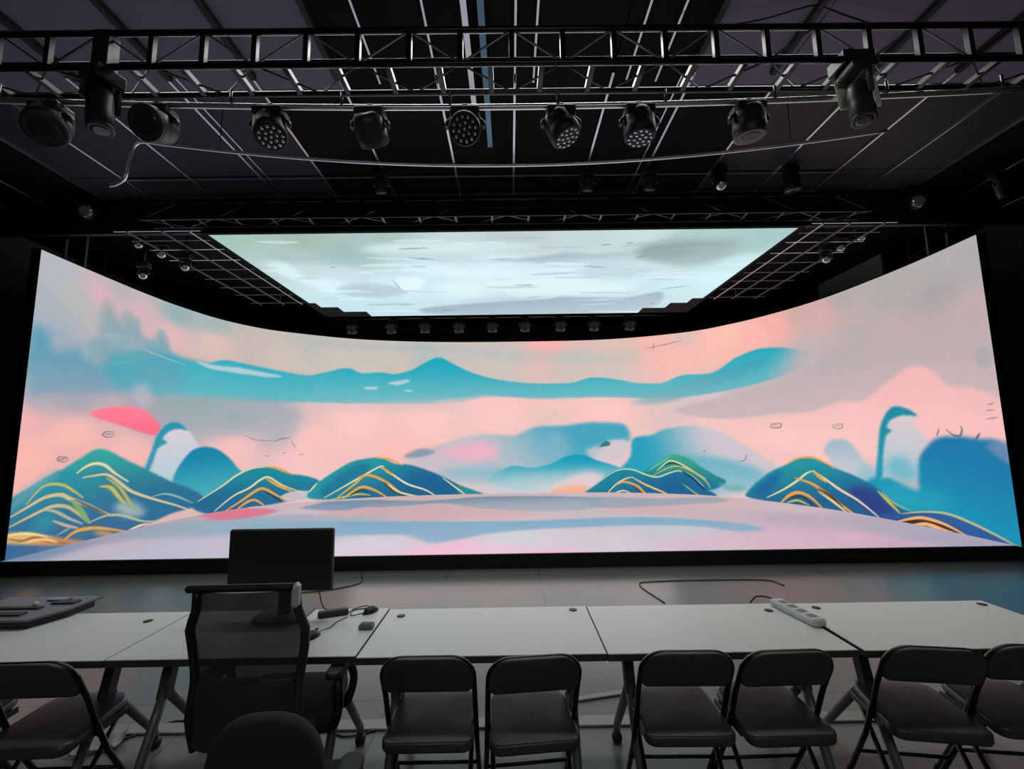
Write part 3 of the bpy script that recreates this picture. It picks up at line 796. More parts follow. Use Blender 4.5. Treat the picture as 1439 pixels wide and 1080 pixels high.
# ------------------------------------------------------------------ camera
PITCH, ROLL, YAW, EYE, FPX = .1212, .0145, .0052, 1.76, 628.8
cy, sy, cp, sp, cr_, sr = math.cos(YAW), math.sin(YAW), math.cos(PITCH), math.sin(PITCH), math.cos(ROLL), math.sin(ROLL)
r0 = Vector((cy, -sy, 0)); f0 = Vector((sy, cy, 0)); u0 = Vector((0, 0, 1))
fw = f0 * cp + u0 * sp; up = u0 * cp - f0 * sp
rt = r0 * cr_ - up * sr; up2 = up * cr_ + r0 * sr
cam = bpy.data.cameras.new('camera')
cam.sensor_fit = 'HORIZONTAL'; cam.sensor_width = 36; cam.lens = FPX / 1439 * 36
cam.clip_start = .05; cam.clip_end = 100
co = bpy.data.objects.new('camera', cam); COL.objects.link(co)
mw = Matrix((rt, up2, -fw)).transposed().to_4x4()
mw.translation = (0, 0, EYE)
co.matrix_world = mw
scn.camera = co

# ------------------------------------------------------------------ room shell
CEIL = 5.6
XL, XR, YB, YF = -9.0, 9.0, -3.5, 15.0
struct(MB().box(((XL + XR) / 2, (YB + YF) / 2, -.05), (XR - XL + .4, YF - YB + .4, .1)).build('floor', M_['floor']))
struct(MB().box((XL - .1, (YB + YF) / 2, CEIL / 2), (.2, YF - YB, CEIL)).build('wall_left', M_['black_wall']))
struct(MB().box((XR + .1, (YB + YF) / 2, CEIL / 2), (.2, YF - YB, CEIL)).build('wall_right', M_['black_wall']))
struct(MB().box((0, YF + .1, CEIL / 2), (XR - XL + .4, .2, CEIL)).build('wall_far', M_['black_wall']))
struct(MB().box((0, YB - .1, CEIL / 2), (XR - XL + .4, .2, CEIL)).build('wall_near', M_['rear_wall']))

RAILX = [-5.56, -4.60, -3.57, -2.67, -1.76, -.73, .10, 1.14, 2.0, 2.96, 3.92, 4.82]
cm = MB()
xs = [XL, -7.3, -6.4] + RAILX + [5.55, 6.38, 7.3, XR]
ys = [YB, -2.2, -.9, .4, 1.7, 3.0, 4.5, 6.1, 6.66, YF]
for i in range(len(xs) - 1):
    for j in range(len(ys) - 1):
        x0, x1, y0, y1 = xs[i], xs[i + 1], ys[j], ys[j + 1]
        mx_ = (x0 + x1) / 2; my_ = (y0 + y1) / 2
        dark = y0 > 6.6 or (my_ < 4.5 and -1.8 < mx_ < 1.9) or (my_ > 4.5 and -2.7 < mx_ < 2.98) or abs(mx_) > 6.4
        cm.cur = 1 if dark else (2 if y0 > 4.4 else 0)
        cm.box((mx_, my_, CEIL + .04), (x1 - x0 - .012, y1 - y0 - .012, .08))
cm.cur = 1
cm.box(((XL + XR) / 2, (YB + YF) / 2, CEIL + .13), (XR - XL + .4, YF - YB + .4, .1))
ceiling = struct(cm.build('ceiling', [M_['panel_grey'], M_['panel_black'], M_['panel_grey_shaded']]))
# rails under the panels: black joists over the tables, bare metal further in
for x in (-5.5, -4.5, -3.53, -2.65, -1.78, 1.96, 2.83, 3.88, 4.8, 5.7):
    MB().box((x, .6, CEIL - .03), (.055, 7.4, .06)).build('ceiling_joist', M_['joist'], ceiling)
for x in RAILX:
    w = .026
    MB().box((x, 5.45, CEIL - .014), (w, 2.34, .026)).build('ceiling_rail', M_['silver'], ceiling)
for x in (-3.47, 1.88, 5.62, 6.38):
    MB().box((x, 5.45, CEIL - .014), (.016, 2.3, .026)).build('ceiling_rail', M_['silver'], ceiling)
for x in (-.73, .10, .30, -1.35, 1.30, 1.62):
    MB().box((x, 3.9, CEIL - .014), (.02, 1.0, .026)).build('ceiling_rail', M_['silver'], ceiling)
for x in (-6.35,):
    MB().box((x, 5.3, CEIL - .014), (.018, 3.0, .026)).build('ceiling_rail', M_['silver'], ceiling)
MB().box((-.35, 6.12, CEIL - .016), (10.4, .022, .03)).build('ceiling_rail', M_['silver'], ceiling)
MB().box((-.3, 6.62, CEIL - .02), (10.4, .034, .036)).build('ceiling_rail', M_['silver'], ceiling)
MB().box((-.36, 3.9, CEIL - .05), (.055, 2.3, .05)).build('cable_tray', M_['silver'], ceiling)
MB().box((-.21, 4.2, CEIL - .05), (.06, 2.4, .05)).build('cable_tray', M_['blue_reflection'], ceiling)
# black drop in front of the ceiling screen
struct(MB().box((0, 6.78, 5.33), (17.9, .08, .54)).build('trim_1', M_['plinth']))

# ------------------------------------------------------------------ curved screen
plan = catmull([k for p in PLAN for k in p], False, 16)
paz = np.degrees(np.arctan2(plan[:, 0], plan[:, 1])); pd = np.hypot(plan[:, 0], plan[:, 1])
NU, NV, Z0, Z1 = 1400, 330, .2, 4.67
az = np.linspace(paz[0], paz[-1], NU)
rr = np.interp(az, paz, pd)
wx = rr * np.sin(np.radians(az)); wy = rr * np.cos(np.radians(az))
V = np.zeros((NV, NU, 3))
V[..., 0] = wx; V[..., 1] = wy; V[..., 2] = np.linspace(Z0, Z1, NV)[:, None]
wall = thing('led_wall', 'huge curved video wall showing pink and teal painted mountains with gold lined hills', 'video wall', (0, 0, 0))
wall_pic = paint(WALL_ART, NU, NV)
picture_mesh('display', V, wall_pic, None, screen_mat('lit_wall_picture', 1.0), wall)
# casing behind the picture: a curved box following the same plan
sel = np.linspace(0, NU - 1, 90).astype(int)
cx_, cy_ = wx[sel], wy[sel]
tx, ty = np.gradient(cx_), np.gradient(cy_)
L = np.hypot(tx, ty); nx, ny = -ty / L, tx / L
mb = MB(); vs = []
for i in range(len(sel)):
    for off in (.006, .14):
        for z in (.2, 4.69):
            vs.append((cx_[i] + nx[i] * off, cy_[i] + ny[i] * off, z))
fs = []
for i in range(len(sel) - 1):
    a, b = i * 4, (i + 1) * 4
    fs += [(a, a + 1, b + 1, b), (a + 2, b + 2, b + 3, a + 3), (a + 1, a + 3, b + 3, b + 1), (a, b, b + 2, a + 2)]
e = (len(sel) - 1) * 4
fs += [(0, 2, 3, 1), (e, e + 1, e + 3, e + 2)]
mb._add(vs, fs); mb.build('casing', M_['casing'], wall)

# stage: black skirt and glowing floor panels inside the curve
stage = thing('led_stage', 'low black stage whose glowing floor panels mirror the painted lake', 'stage', (0, 0, 0))
FX0, FX1, FY0, FY1, FNU, FNV = -7.1, 7.1, 6.4, 13.3, 480, 190
gx, gy = np.meshgrid(np.linspace(FX0, FX1, FNU), np.linspace(FY0, FY1, FNV))
V = np.stack([gx, gy, np.full_like(gx, .197)], -1)
ga = np.degrees(np.arctan2(gx, gy)); gr = np.hypot(gx, gy)
inside = (gr < np.interp(ga, paz, pd) + .03) & (ga > paz[0]) & (ga < paz[-1])
keep = inside[:-1, :-1] | inside[:-1, 1:] | inside[1:, :-1] | inside[1:, 1:]
picture_mesh('floor_display', V, paint(STAGE_ART, FNU, FNV), keep, screen_mat('lit_stage_picture', 1.0), stage)
poly = [(-7.02, 6.385), (7.0, 6.385)] + [(float(x), float(y)) for x, y in zip(cx_[::-1], cy_[::-1]) if y > 6.45]
MB().prism(poly, 0, .19).build('skirt', M_['plinth'], stage)

# ceiling screen
cs = thing('ceiling_led_screen', 'flat video panel overhead showing pale blue brushed clouds', 'video screen', (0, 0, 5.0))
CX0, CX1, CY0, CY1, CNU, CNV = -4.85, 4.75, 6.64, 11.5, 480, 170
gx, gy = np.meshgrid(np.linspace(CX0, CX1, CNU), np.linspace(CY0, CY1, CNV))
V = np.stack([gx, gy, np.zeros_like(gx)], -1)[:, ::-1]
ok = (np.abs(gx + .04) < 4.66) & (gy > 6.68) & (gy < 11.42)
step = np.where(gy > 11.0, 3.5, np.where(gy > 10.6, 4.05, 4.7))
step = np.where((gy > 10.25) & (gy <= 10.6), 4.45, step)
ok &= np.abs(gx + .1) < step
ok = ok[:, ::-1]
keep = ok[:-1, :-1] & ok[:-1, 1:] & ok[1:, :-1] & ok[1:, 1:]
pic = paint(SKY_ART, CNU, CNV, 2.6, 1.6)[:, ::-1]
picture_mesh('display', V, pic, keep, screen_mat('lit_sky_picture', 1.0), cs)
MB().box((-.05, 9.07, .08), (9.5, 4.82, .13)).build('casing', M_['casing'], cs)
for x in (-4.0, -2.0, 0, 2.0, 4.0):
    for y in (7.4, 10.6):
        MB().tube([(x, y, .14), (x, y, .6)], .012, 6).build('hanger', M_['truss'], cs)

# open metal grids flanking it
for sgn, lab in ((-1, 'open grid of thin metal bars left of the overhead video panel'), (1, 'open grid of thin metal bars right of the overhead video panel')):
    g = thing('ceiling_grid', lab, 'metal grid', (0, 0, 5.03), 0, 'metal grids beside the overhead screen')
    for x in (4.93, 5.36, 5.9):
        MB().bar((sgn * x, 6.62, 0), (sgn * x, 10.4, 0), .022).build('bar', M_['silver'] if x < 5 else M_['rail_dark'], g)
    for k, y in enumerate((6.62, 6.95, 7.3, 7.75, 8.2, 8.7, 9.2, 9.7, 10.3)):
        MB().bar((sgn * 4.76, y, .012), (sgn * 6.1, y, .012), .02).build('bar', M_['silver'] if k in (0, 2, 3) else M_['rail_dark'], g)
    for y in (6.7, 10.2):
        MB().tube([(sgn * 5.36, y, 0), (sgn * 5.36, y, CEIL - 5.03)], .01, 6).build('hanger', M_['truss'], g)

# ------------------------------------------------------------------ trusses
def truss(name, label, x0, x1, yc, zb, w, step, lacing=.012, chord=.05, post=.042, off=0.0, bright=True):
    t = thing(name, label, 'truss', ((x0 + x1) / 2, yc, zb))
    hx = (x1 - x0) / 2
    for y in (-w / 2, w / 2):
        for z in (0, w):
            MB().tube([(-hx, y, z), (hx, y, z)], chord / 2, 14).build('chord', M_['truss'], t)
    n = int((x1 - x0) / step)
    for k in range(n + 1):
        x = -hx + off + k * step
        MB().bar((x, -w / 2, 0), (x, -w / 2, w), post).build('post', M_['truss'], t)
        xb = x - step * .42
        if -hx < xb < hx:
            MB().bar((xb, -w / 2, 0), (xb, w / 2, 0), post).build('cross_piece', M_['truss'], t)
        if k < n:
            a, b = ((0, w), (w, 0))[k % 2]
            MB().bar((x, -w / 2, a), (x + step, -w / 2, b), lacing).build('brace', M_['rail_dark'] if bright and 4 < k < n - 4 else M_['truss'], t)  # mid-span braces lighter: reflected light put into their colour
            a, b = ((-w / 2, w / 2), (w / 2, -w / 2))[k % 2]
            MB().bar((x, a, 0), (x + step, b, 0), lacing).build('brace', M_['truss'], t)
    return t
truss('lighting_truss', 'long black box truss spanning the room above the tables', -5.35, 5.71, 3.41, 4.76, .3, .4133, off=.03)
truss('lighting_truss', 'dark box truss close under the ceiling along the black drop', -5.5, 5.5, 6.5, 5.1, .26, .55, .014, .035, .03, 0.0, False)

# silver pipe carrying the moving lights
def pipe_y(x):
    return 3.54 - .13 * (x / 4.1) ** 2
PZ = 4.60
pp = [(x, pipe_y(x), PZ) for x in np.linspace(-4.6, 4.3, 40)]
pipe = tag(MB().tube(pp, .024, 12).build('hanging_pipe', M_['silver']), 'silver pipe under the long box truss carrying the row of moving lights', 'pipe')
for x in np.arange(-4.2, 4.2, .93):
    MB().tube([(x, pipe_y(x), PZ), (x, pipe_y(x), 4.738)], .012, 6).build('hanger', M_['truss'], pipe)
# curved curtain track
tp = [(-4.22, 4.47, 4.49), (-4.14, 4.47, 4.51), (-4.05, 4.46, 4.58), (-4.02, 4.46, 4.8)] + [(-3.95, 4.47, 4.98)] + [(x, 4.98 - .5 * (x / 3.95) ** 2, 5.0) for x in np.linspace(-3.7, 4.1, 18)]
track = tag(MB().tube([tuple(p) for p in spline(tp, 4)], .02, 10).build('curtain_track', M_['silver']), 'long curved silver track hanging below the ceiling with its left end bent down', 'curtain track')
for x in (-3.2, -1.6, 0, 1.6, 3.2):
    y = 4.98 - .5 * (x / 3.95) ** 2
    MB().tube([(x, y, 5.0), (x, y, CEIL)], .005, 6).build('hanger', M_['truss'], track)

cabp = [(1.51, 3.68, 5.50), (1.97, 3.68, 5.50), (2.34, 3.64, 5.52), (2.63, 3.57, 5.55), (2.81, 3.56, 5.57), (3.10, 3.61, 5.52), (3.41, 3.68, 5.50), (3.76, 3.73, 5.50)]
tag(MB().tube(spline(cabp, 6), .008, 6).build('ceiling_cable', M_['cable']), 'thin black cable sagging under the grey ceiling panels at upper right', 'cable')

# rails and pipes high along the side walls
def run(name, label, pts, r, m, cat='pipe', group='pipes along the side walls'):
    return tag(MB().tube(pts, r, 8).build(name, M_[m]), label, cat, group)
run('wall_pipe', 'thin silver pipe running along the upper left side toward the truss tower', [(-7.28, 4.2, 5.56), (-7.28, 6.02, 5.55), (-7.3, 7.47, 5.5)], .016, 'rail_dark')
run('wall_pipe', 'lower dark pipe along the upper left side below the silver pipe', [(-7.5, 4.2, 5.3), (-7.5, 7.6, 5.3)], .03, 'truss')
run('wall_pipe', 'thin silver pipe running along the upper right side toward the truss tower', [(7.22, 4.2, 5.56), (7.25, 5.9, 5.55), (7.3, 7.5, 5.5)], .016, 'rail_dark')
run('wall_pipe', 'thick charcoal pipe behind the slim spotlight high on the right', [(7.75, 5.4, 5.2), (7.6, 7.4, 5.25)], .05, 'truss')

def tower(label, x, y, w, top):
    t = thing('truss_tower', label, 'truss tower', (x, y, 0), 0, 'truss towers beside the curved screen')
    for sx in (-1, 1):
        for sy_ in (-1, 1):
            MB().bar((sx * w / 2, sy_ * w / 2, 0), (sx * w / 2, sy_ * w / 2, top), .04).build('post', M_['rail_dark'] if sy_ < 0 else M_['truss'], t)
    z = .1
    while z < top:
        for sy_ in (-1, 1):
            MB().bar((-w / 2, sy_ * w / 2, z), (w / 2, sy_ * w / 2, z), .03).build('rung', M_['rail_dark'], t)
        for sx in (-1, 1):
            MB().bar((sx * w / 2, -w / 2, z), (sx * w / 2, w / 2, z), .03).build('rung', M_['truss'], t)
        z += .44
    return t
tower('ladder-like truss tower rising behind the upper left end of the curved screen', -7.62, 7.75, .36, 5.42)
tower('ladder-like truss tower rising behind the upper right end of the curved screen', 7.5, 7.6, .36, 5.5)
tag(MB().box((7.72, 9.75, 2.72), (.08, 1.9, 5.44)).build('partition', M_['partition']), 'plain grey partition standing behind the right side of the curved screen', 'partition')

# ------------------------------------------------------------------ stage lights
def head_mb(d, r, L, piv, back=.55, n=28):
    d = Vector(d).normalized()
    prof = [(r * .45, -L * .5), (r * .8, -L * .46), (r * .95, -L * .3), (r, -L * .05), (r, L * .12), (r * 1.03, L * .14), (r * 1.03, L * .3), (r, L * .44), (r * .94, L * .5), (r * .88, L * .47)]
    return MB().lathe(prof, n, piv, d)
def moving_light(name, label, loc, d, r=.125, L=.26, drop=.19, pan=0.0, lens='dark', group=None, body='lightbody', base=(.25, .17, .07), plate=None):
    t = thing(name, label, 'stage light', loc, 0, group)
    R = Matrix.Rotation(pan, 3, 'Z')
    MB().box((0, 0, -.055), base, R, .012).build('base', M_[plate or body], t)
    c = MB()
    c.box((0, 0, -.01), (.05, .06, .09), R, .006)
    c.build('clamp', M_['truss'], t)
    y = MB()
    w = r + .03
    path = [R @ Vector(p) for p in ((-w, 0, -drop), (-w, 0, -.13), (-w * .75, 0, -.095), (w * .75, 0, -.095), (w, 0, -.13), (w, 0, -drop))]
    y.tube(path, .03, 8, flat=.5)
    y.build('yoke', M_[body], t)
    piv = Vector((0, 0, -drop))
    h = head_mb(d, r, L, piv).build('lamp_head', M_[body], t)
    d = Vector(d).normalized()
    f = piv + d * (L * .48)
    if lens == 'led':
        MB().lathe([(r * .86, -.004), (r * .86, .003)], 24, f, d).build('lens_plate', M_['plastic'], h)
        Rm = Vector((0, 0, 1)).rotation_difference(d).to_matrix()
        lm = MB()
        for ring, cnt in ((0, 1), (.36, 6), (.7, 12)):
            for k in range(cnt):
                a = 2 * PI * k / cnt + ring
                q = f + Rm @ Vector((math.cos(a) * r * ring, math.sin(a) * r * ring, .003))
                lm.lathe([(r * .12, 0), (r * .1, .008), (r * .05, .013)], 8, q, d)
        o = lm.build('lens_array', M_['lensglass'], h)
        o['kind'] = 'stuff'
    else:
        MB().lathe([(r * .86, -.004), (r * .84, .004), (r * .5, .012)], 24, f, d).build('lens', M_['darklens' if lens == 'dark' else 'softplastic'], h)
        MB().lathe([(r * 1.0, -.02), (r * 1.0, .006), (r * .87, .008)], 24, f, d).build('lens_rim', M_['dullbody'], h)
    return t
G1 = 'moving lights on the silver pipe'
for x, d, lens, r, lab in (
  (-3.78, (.2, -.35, -.6), 'dark', .15, 'round black moving light at the far left end of the silver pipe'),
  (-2.93, (0, -.9, -.45), 'dark', .14, 'black moving light turning its dark round face to the tables, second on the pipe'),
  (-2.0, (.25, -.3, -.9), 'led', .13, 'moving light with a bright cluster of lenses aimed down, leftmost of the lit clusters'),
  (-1.16, (.1, .8, -.55), 'dark', .125, 'plain charcoal moving light tipped away so that no lenses show'),
  (-.35, (.02, -.75, -.66), 'led', .13, 'moving light facing the tables with a full round cluster of lenses near the pipe centre'),
  (.47, (.42, -.12, -.9), 'led', .13, 'moving light tilted to the right with a slanted row of lenses'),
  (1.14, (0, -.05, -1), 'led', .13, 'moving light aimed straight down with a thin flat row of lenses'),
  (2.07, (.05, .12, -1), 'soft', .13, 'moving light aimed straight down with a pale blank lens rim, right of the lens clusters')):
    moving_light('moving_light', lab, (x, pipe_y(x), PZ - .02), d, r, .25, .17, 0, lens, G1, 'dullbody' if 'charcoal' in lab else 'lightbody')
t = moving_light('moving_light', 'tall black beam light hanging from the left part of the box truss', (-3.22, 3.27, 4.72), (.15, -.05, -1), .088, .42, .3, 1.3, 'dark', 'beam lights on the box truss', 'lightbody', (.22, .2, .12))
MB().box((0, 0, .17), (.13, .12, .34), None, .01).build('mounting_bracket', M_['truss'], t)
t = moving_light('moving_light', 'beam light with pale green mounting plate on the right part of the box truss', (2.84, 3.27, 4.72), (-.03, -.12, -1), .086, .34, .33, 1.5, 'dark', 'beam lights on the box truss', 'dullbody', (.22, .2, .06))
MB().box((.13, .17, -.11), (.36, .03, .27), Matrix.Rotation(-.1, 3, 'Y'), .012).build('mounting_plate', M_['paleplate'], t)
MB().box((.0, .05, .05), (.26, .2, .12), None, .01).build('mounting_bracket', M_['truss'], t)

def spot(label, loc, d, r=.085, L=.2, stem=.1, group=None, body='lightbody', lensm='darklens', ceil_z=None):
    t = thing('spotlight', label, 'stage light', loc, 0, group)
    if ceil_z:
        MB().tube([(0, 0, .05), (0, 0, ceil_z - loc[2])], .014, 8).build('stem', M_['truss'], t)
    MB().box((0, 0, .03), (.2, .12, .1), None, .01).build('base', M_[body], t)
    y = MB(); w = r + .02
    y.tube([(-w, 0, -.14), (-w, 0, -.03), (w, 0, -.03), (w, 0, -.14)], .016, 8)
    y.build('yoke', M_[body], t)
    h = head_mb(d, r, L, (0, 0, -.14)).build('lamp_head', M_[body], t)
    d = Vector(d).normalized()
    f = Vector((0, 0, -.14)) + d * (L * .48)
    MB().lathe([(r * .86, -.003), (r * .84, .004), (r * .5, .014)], 20, f, d).build('lens', M_[lensm], h)
    return t
G2 = 'spotlights below the ceiling in front of the black drop'
for x, d, b, lab in ((-1.8, (.05, .3, -1), 'dullbody', 'small spotlight on its own left of centre in the row under the ceiling'),
  (1.15, (0, .3, -1), 'dullbody', 'small spotlight right of centre, first of four in the row under the ceiling'),
  (2.05, (-.1, .3, -1), 'dullbody', 'small spotlight, second of the four right of centre under the ceiling'),
  (3.05, (-.05, -.5, -.8), 'lightbody', 'small spotlight with its lens turned to the tables, third of four right of centre'),
  (4.08, (.1, .1, -1), 'lightbody', 'bulkier black spotlight at the right end of the row under the ceiling')):
    k = 1.35 if 'bulkier' in lab else 1.0
    spot(lab, (x, 6.0, 5.5), d, .08 * k, .2 * k, 0, G2, b, 'lensglass' if 'tables' in lab else 'darklens', CEIL)
G3 = 'spotlights in the dark sides above the curved screen'
for x, y, z, d, lab in (
  (-6.42, 7.45, 5.36, (.5, -.6, -.5), 'dim spotlight nearest the upper left truss tower'),
  (-6.05, 7.5, 5.2, (.5, -.6, -.5), 'dim spotlight second from the upper left truss tower'),
  (-5.66, 7.55, 4.98, (.5, -.6, -.5), 'dim spotlight left of the metal grid beside the overhead panel'),
  (-6.42, 7.6, 4.86, (.5, -.6, -.5), 'low dim spotlight just above the left rim of the curved screen'),
  (5.86, 7.5, 5.17, (-.5, -.6, -.5), 'dim spotlight right of the metal grid beside the overhead panel'),
  (5.62, 7.55, 4.98, (-.5, -.6, -.5), 'lowest dim spotlight right of the metal grid'),
  (6.2, 7.45, 5.33, (-.5, -.6, -.5), 'dim spotlight nearest the upper right truss tower')):
    spot(lab, (x, y, z), d, .07, .17, 0, G3, 'dullbody', 'lensglass', CEIL)
spot('pale faced spotlight in the upper left corner where the track bends down', (-6.5, 6.6, 5.5), (.25, -.9, -.25), .12, .2, 0, 'corner spotlights', 'lightbody', 'lensglass', CEIL)
spot('pale faced spotlight in the upper right corner beside the truss tower', (6.4, 6.6, 5.5), (-.25, -.9, -.25), .12, .2, 0, 'corner spotlights', 'lightbody', 'lensglass', CEIL)
spot('slim long spotlight hanging high at the right edge of the room', (7.0, 5.95, 5.36), (.35, .1, -.9), .06, .34, 0, None, 'lightbody', 'lensglass', CEIL)
bp = tag(MB().tube([(-5.2, 12.0, 5.1), (4.6, 12.0, 5.1)], .025, 8).build('hanging_pipe', M_['truss']), 'black pipe behind the overhead panel carrying a row of dim lamps', 'pipe')
for x in (-4.0, -1.5, 1.0, 3.5):
    MB().tube([(x, 12.0, 5.1), (x, 12.0, CEIL)], .012, 6).build('hanger', M_['truss'], bp)
bl = ['leftmost', 'second from left', 'third from left', 'fourth from left', 'middle', 'fourth from right', 'third from right', 'second from right', 'rightmost']
for x, w in zip((-4.3, -3.22, -2.3, -1.37, -.45, .44, 1.42, 2.34, 3.32), bl):
    spot('dim lamp in the row behind the overhead panel, %s of nine' % w, (x, 11.98, 4.98), (0, .5, -1), .13, .3, 0, 'lamps behind the overhead panel', 'lightbody', 'plastic')

# ------------------------------------------------------------------ tables
TZ = .74
SEAM = [-1.95, -.755, .45, 1.63]
def make_table(label, x0, y0, rz=0):
    """training table: white top on a dark frame with two forked legs on casters"""
    t = thing('folding_table', label, 'table', (x0 + .6, y0 + .3, 0), rz, 'tables in one long row')
    top = MB(); top.box((0, 0, TZ - .0125), (1.192, .61, .025), None, .002); top.build('tabletop', M_['white_top'], t)
    e = MB()
    for sx, sy_, dx, dy in ((0, -1, 1.194, .004), (0, 1, 1.194, .004), (-1, 0, .004, .606), (1, 0, .004, .606)):
        e.box((sx * .597, sy_ * .306, TZ - .018), (dx, dy, .030))
    e.build('edge_band', M_['edge'], t)
    MB().bar((-.5, .0, TZ - .06), (.5, .0, TZ - .06), .05, .03).build('beam', M_['leg'], t)
    MB().bar((-.57, -.27, TZ - .035), (.57, -.27, TZ - .035), .02, .02).build('rail', M_['edge'], t)
    for sx in (-1, 1):
        x = sx * .45
        c = MB()
        c.box((x, 0, TZ - .04), (.06, .5, .03), None, .004)
        c.bar((x, -.04, TZ - .05), (x, -.1, .46), .05, .05)
        c.build('leg_bracket', M_['edge'], t)
        for sy_, y1 in ((-1, -.30), (1, .27)):
            lg = MB()
            lg.tube([(x, -.09, .50), (x, -.09 + (y1 + .09) * .3, .38), (x, y1 * .96, .10), (x, y1, .055)], .026, 10, .019)
            lo = lg.build('leg', M_['leg'], t)
            MB().lathe([(.012, -.028), (.026, -.022), (.026, .022), (.012, .028)], 14, (x, y1, .027), (1, 0, 0)).build('caster', M_['castor'], lo)
    return t
make_table('white table at the left end of the row, under the grey-topped console', -3.155, 2.29)
make_table('white table under the monitor, behind the mesh office chair', -1.955, 2.292)
make_table('bare white table behind the folding chairs left of centre', -.752, 2.275)
make_table('white table right of centre with the power strip at its right end', .448, 2.27)
make_table('white table at the right end of the row, right of the power strip', 1.668, 2.262)

# ------------------------------------------------------------------ folding chairs
def make_folding_chair(label, x, y, rz):
    """origin on the floor under the seat centre, facing +y"""
    t = thing('folding_chair', label, 'chair', (x, y, 0), rz, 'black folding chairs along the tables')
    # seat: rounded trapezoid, wider to the rear
    out = [(px * (1.0 - .10 * (py + .2) / .4), py) for px, py in rrect(.41, .41, (.05, .09, .09, .05), 6)]
    MB().pad(out, .045, .42, lambda a, b, c: (a, b, .445 + c + .012 * (b / .2) - .02 * max(0, -b - .15)), .008).build('seat', M_['vinyl'], t)
    def back(v):   # points on the leaning back plane: v is height
        return -.045 - (v - .45) * .42
    bo = rrect(.41, .165, (.03, .095, .095, .03), 8)
    bo = [(px, py - (.012 * (1 - (px / .2) ** 2) if py < 0 else -.012 * (1 - (px / .2) ** 2))) for px, py in bo]
    MB().pad(bo, .028, .45, lambda a, b, c: (a, back(.718 + b) - c - .035 + .5 * a * a, .718 + b), .004).build('backrest', M_['vinyl'], t)
    # hoop over the back, running down to seat level
    w = .205
    pts = [(-w, back(.46), .46), (-w, back(.6), .6)]
    for k in range(9):
        a = PI - PI / 2 * k / 8
        z = .705 + .095 * math.sin(a)
        pts.append((-w + .095 + .095 * math.cos(a), back(z) - .014, z))
    pts += [(-p[0], p[1], p[2]) for p in pts[::-1]]
    MB().tube(pts, .0125, 10).build('frame', M_['tube'], t)
    for sx in (-1, 1):
        l = MB().tube([(sx * w, back(.47), .47), (sx * w, .03, .30), (sx * w, .21, .02)], .0125, 10).build('leg', M_['tube'], t)
        MB().tube([(sx * w, .205, .028), (sx * w, .222, 0.0)], .016, 10).build('rubber_foot', M_['castor'], l)
        l = MB().tube([(sx * .178, .13, .425), (sx * .178, -.10, .17), (sx * .178, -.235, .02)], .0115, 10).build('leg', M_['tube'], t)
        MB().tube([(sx * .178, -.228, .028), (sx * .178, -.242, 0.0)], .015, 10).build('rubber_foot', M_['castor'], l)
        MB().box((sx * .192, .02, .415), (.012, .26, .03), None, .003).build('hinge_plate', M_['tube'], t)
    MB().tube([(-.178, -.115, .155), (.178, -.115, .155)], .009, 8).build('stretcher', M_['tube'], t)
    MB().tube([(-w, .115, .17), (w, .115, .17)], .009, 8).build('stretcher', M_['tube'], t)
    return t
FC = make_folding_chair('black folding chair at the left edge of the photo, only its seat corner in view', -2.74, 2.34, .05)
for x, y, rz, lab in ((-2.17, 2.33, .03, 'black folding chair under the left end table, left of the office chair'),
  (-.385, 2.325, 0, 'black folding chair left of centre, first right of the office chairs'),
  (.075, 2.31, .10, 'black folding chair left of centre, second right of the office chairs, turned slightly left'),
  (.785, 2.335, -.02, 'black folding chair right of centre, the left one of a close pair'),
  (1.225, 2.325, .02, 'black folding chair right of centre, the right one of a close pair'),
  (1.925, 2.325, -.16, 'black folding chair turned to the right under the right end table'),
  (2.39, 2.325, -.14, 'black folding chair cut off by the right edge of the photo')):
    dup(FC, (x, y, 0), rz, lab)

# ------------------------------------------------------------------ office chairs
oc = thing('office_chair', 'tall black mesh-backed office chair in front of the monitor', 'office chair', (-1.13, 2.25, 0), .02)
def prof(z):   # side frame: half width and depth of the back at height z
    hw = np.interp(z, [.50, .62, .78, .9, .98, 1.06, 1.15], [.205, .222, .218, .236, .242, .212, .205])
    dy = np.interp(z, [.50, .62, .78, .9, 1.02, 1.15], [-.215, -.235, -.215, -.22, -.245, -.26])
    return float(hw), float(dy)
zs = np.linspace(.74, 1.14, 15)
mbk = MB(); vs = []; fs = []
for z in zs:
    hw, dy = prof(z)
    for k in range(9):
        u = -1 + k / 4
        vs.append((u * hw, dy - .035 * (1 - u * u), z))
for i in range(14):
    for k in range(8):
        fs.append((i * 9 + k, i * 9 + k + 1, (i + 1) * 9 + k + 1, (i + 1) * 9 + k))
mbk._add(vs, fs, True); mbk.build('mesh_back', M_['mesh'], oc)
for sx in (-1, 1):
    pts = [(sx * prof(z)[0], prof(z)[1], z) for z in np.linspace(.50, 1.15, 16)]
    MB().tube(pts, .019, 10).build('side_frame', M_['softplastic'] if sx > 0 else M_['plastic'], oc)
MB().box((-.012, -.275, 1.155), (.47, .035, .03), None, .012).build('top_bar', M_['plastic'], oc)
MB().box((.212, -.27, 1.12), (.03, .05, .10), None, .012).build('end_cap', M_['palegrey'], oc)
MB().tube([(-.205, -.21, .52), (0, -.245, .50), (.205, -.21, .52)], .022, 10).build('lower_bar', M_['plastic'], oc)
MB().pad(rrect(.415, .27, .03, 5), .026, .4, lambda a, b, c: (a, -.255 + a * a * .7 - c, .645 + b)).build('lower_back', M_['softplastic'], oc)
MB().tube([(0, -.26, .60), (0, -.27, .46), (0, -.16, .40), (0, .0, .40)], .03, 10).build('back_support', M_['plastic'], oc)
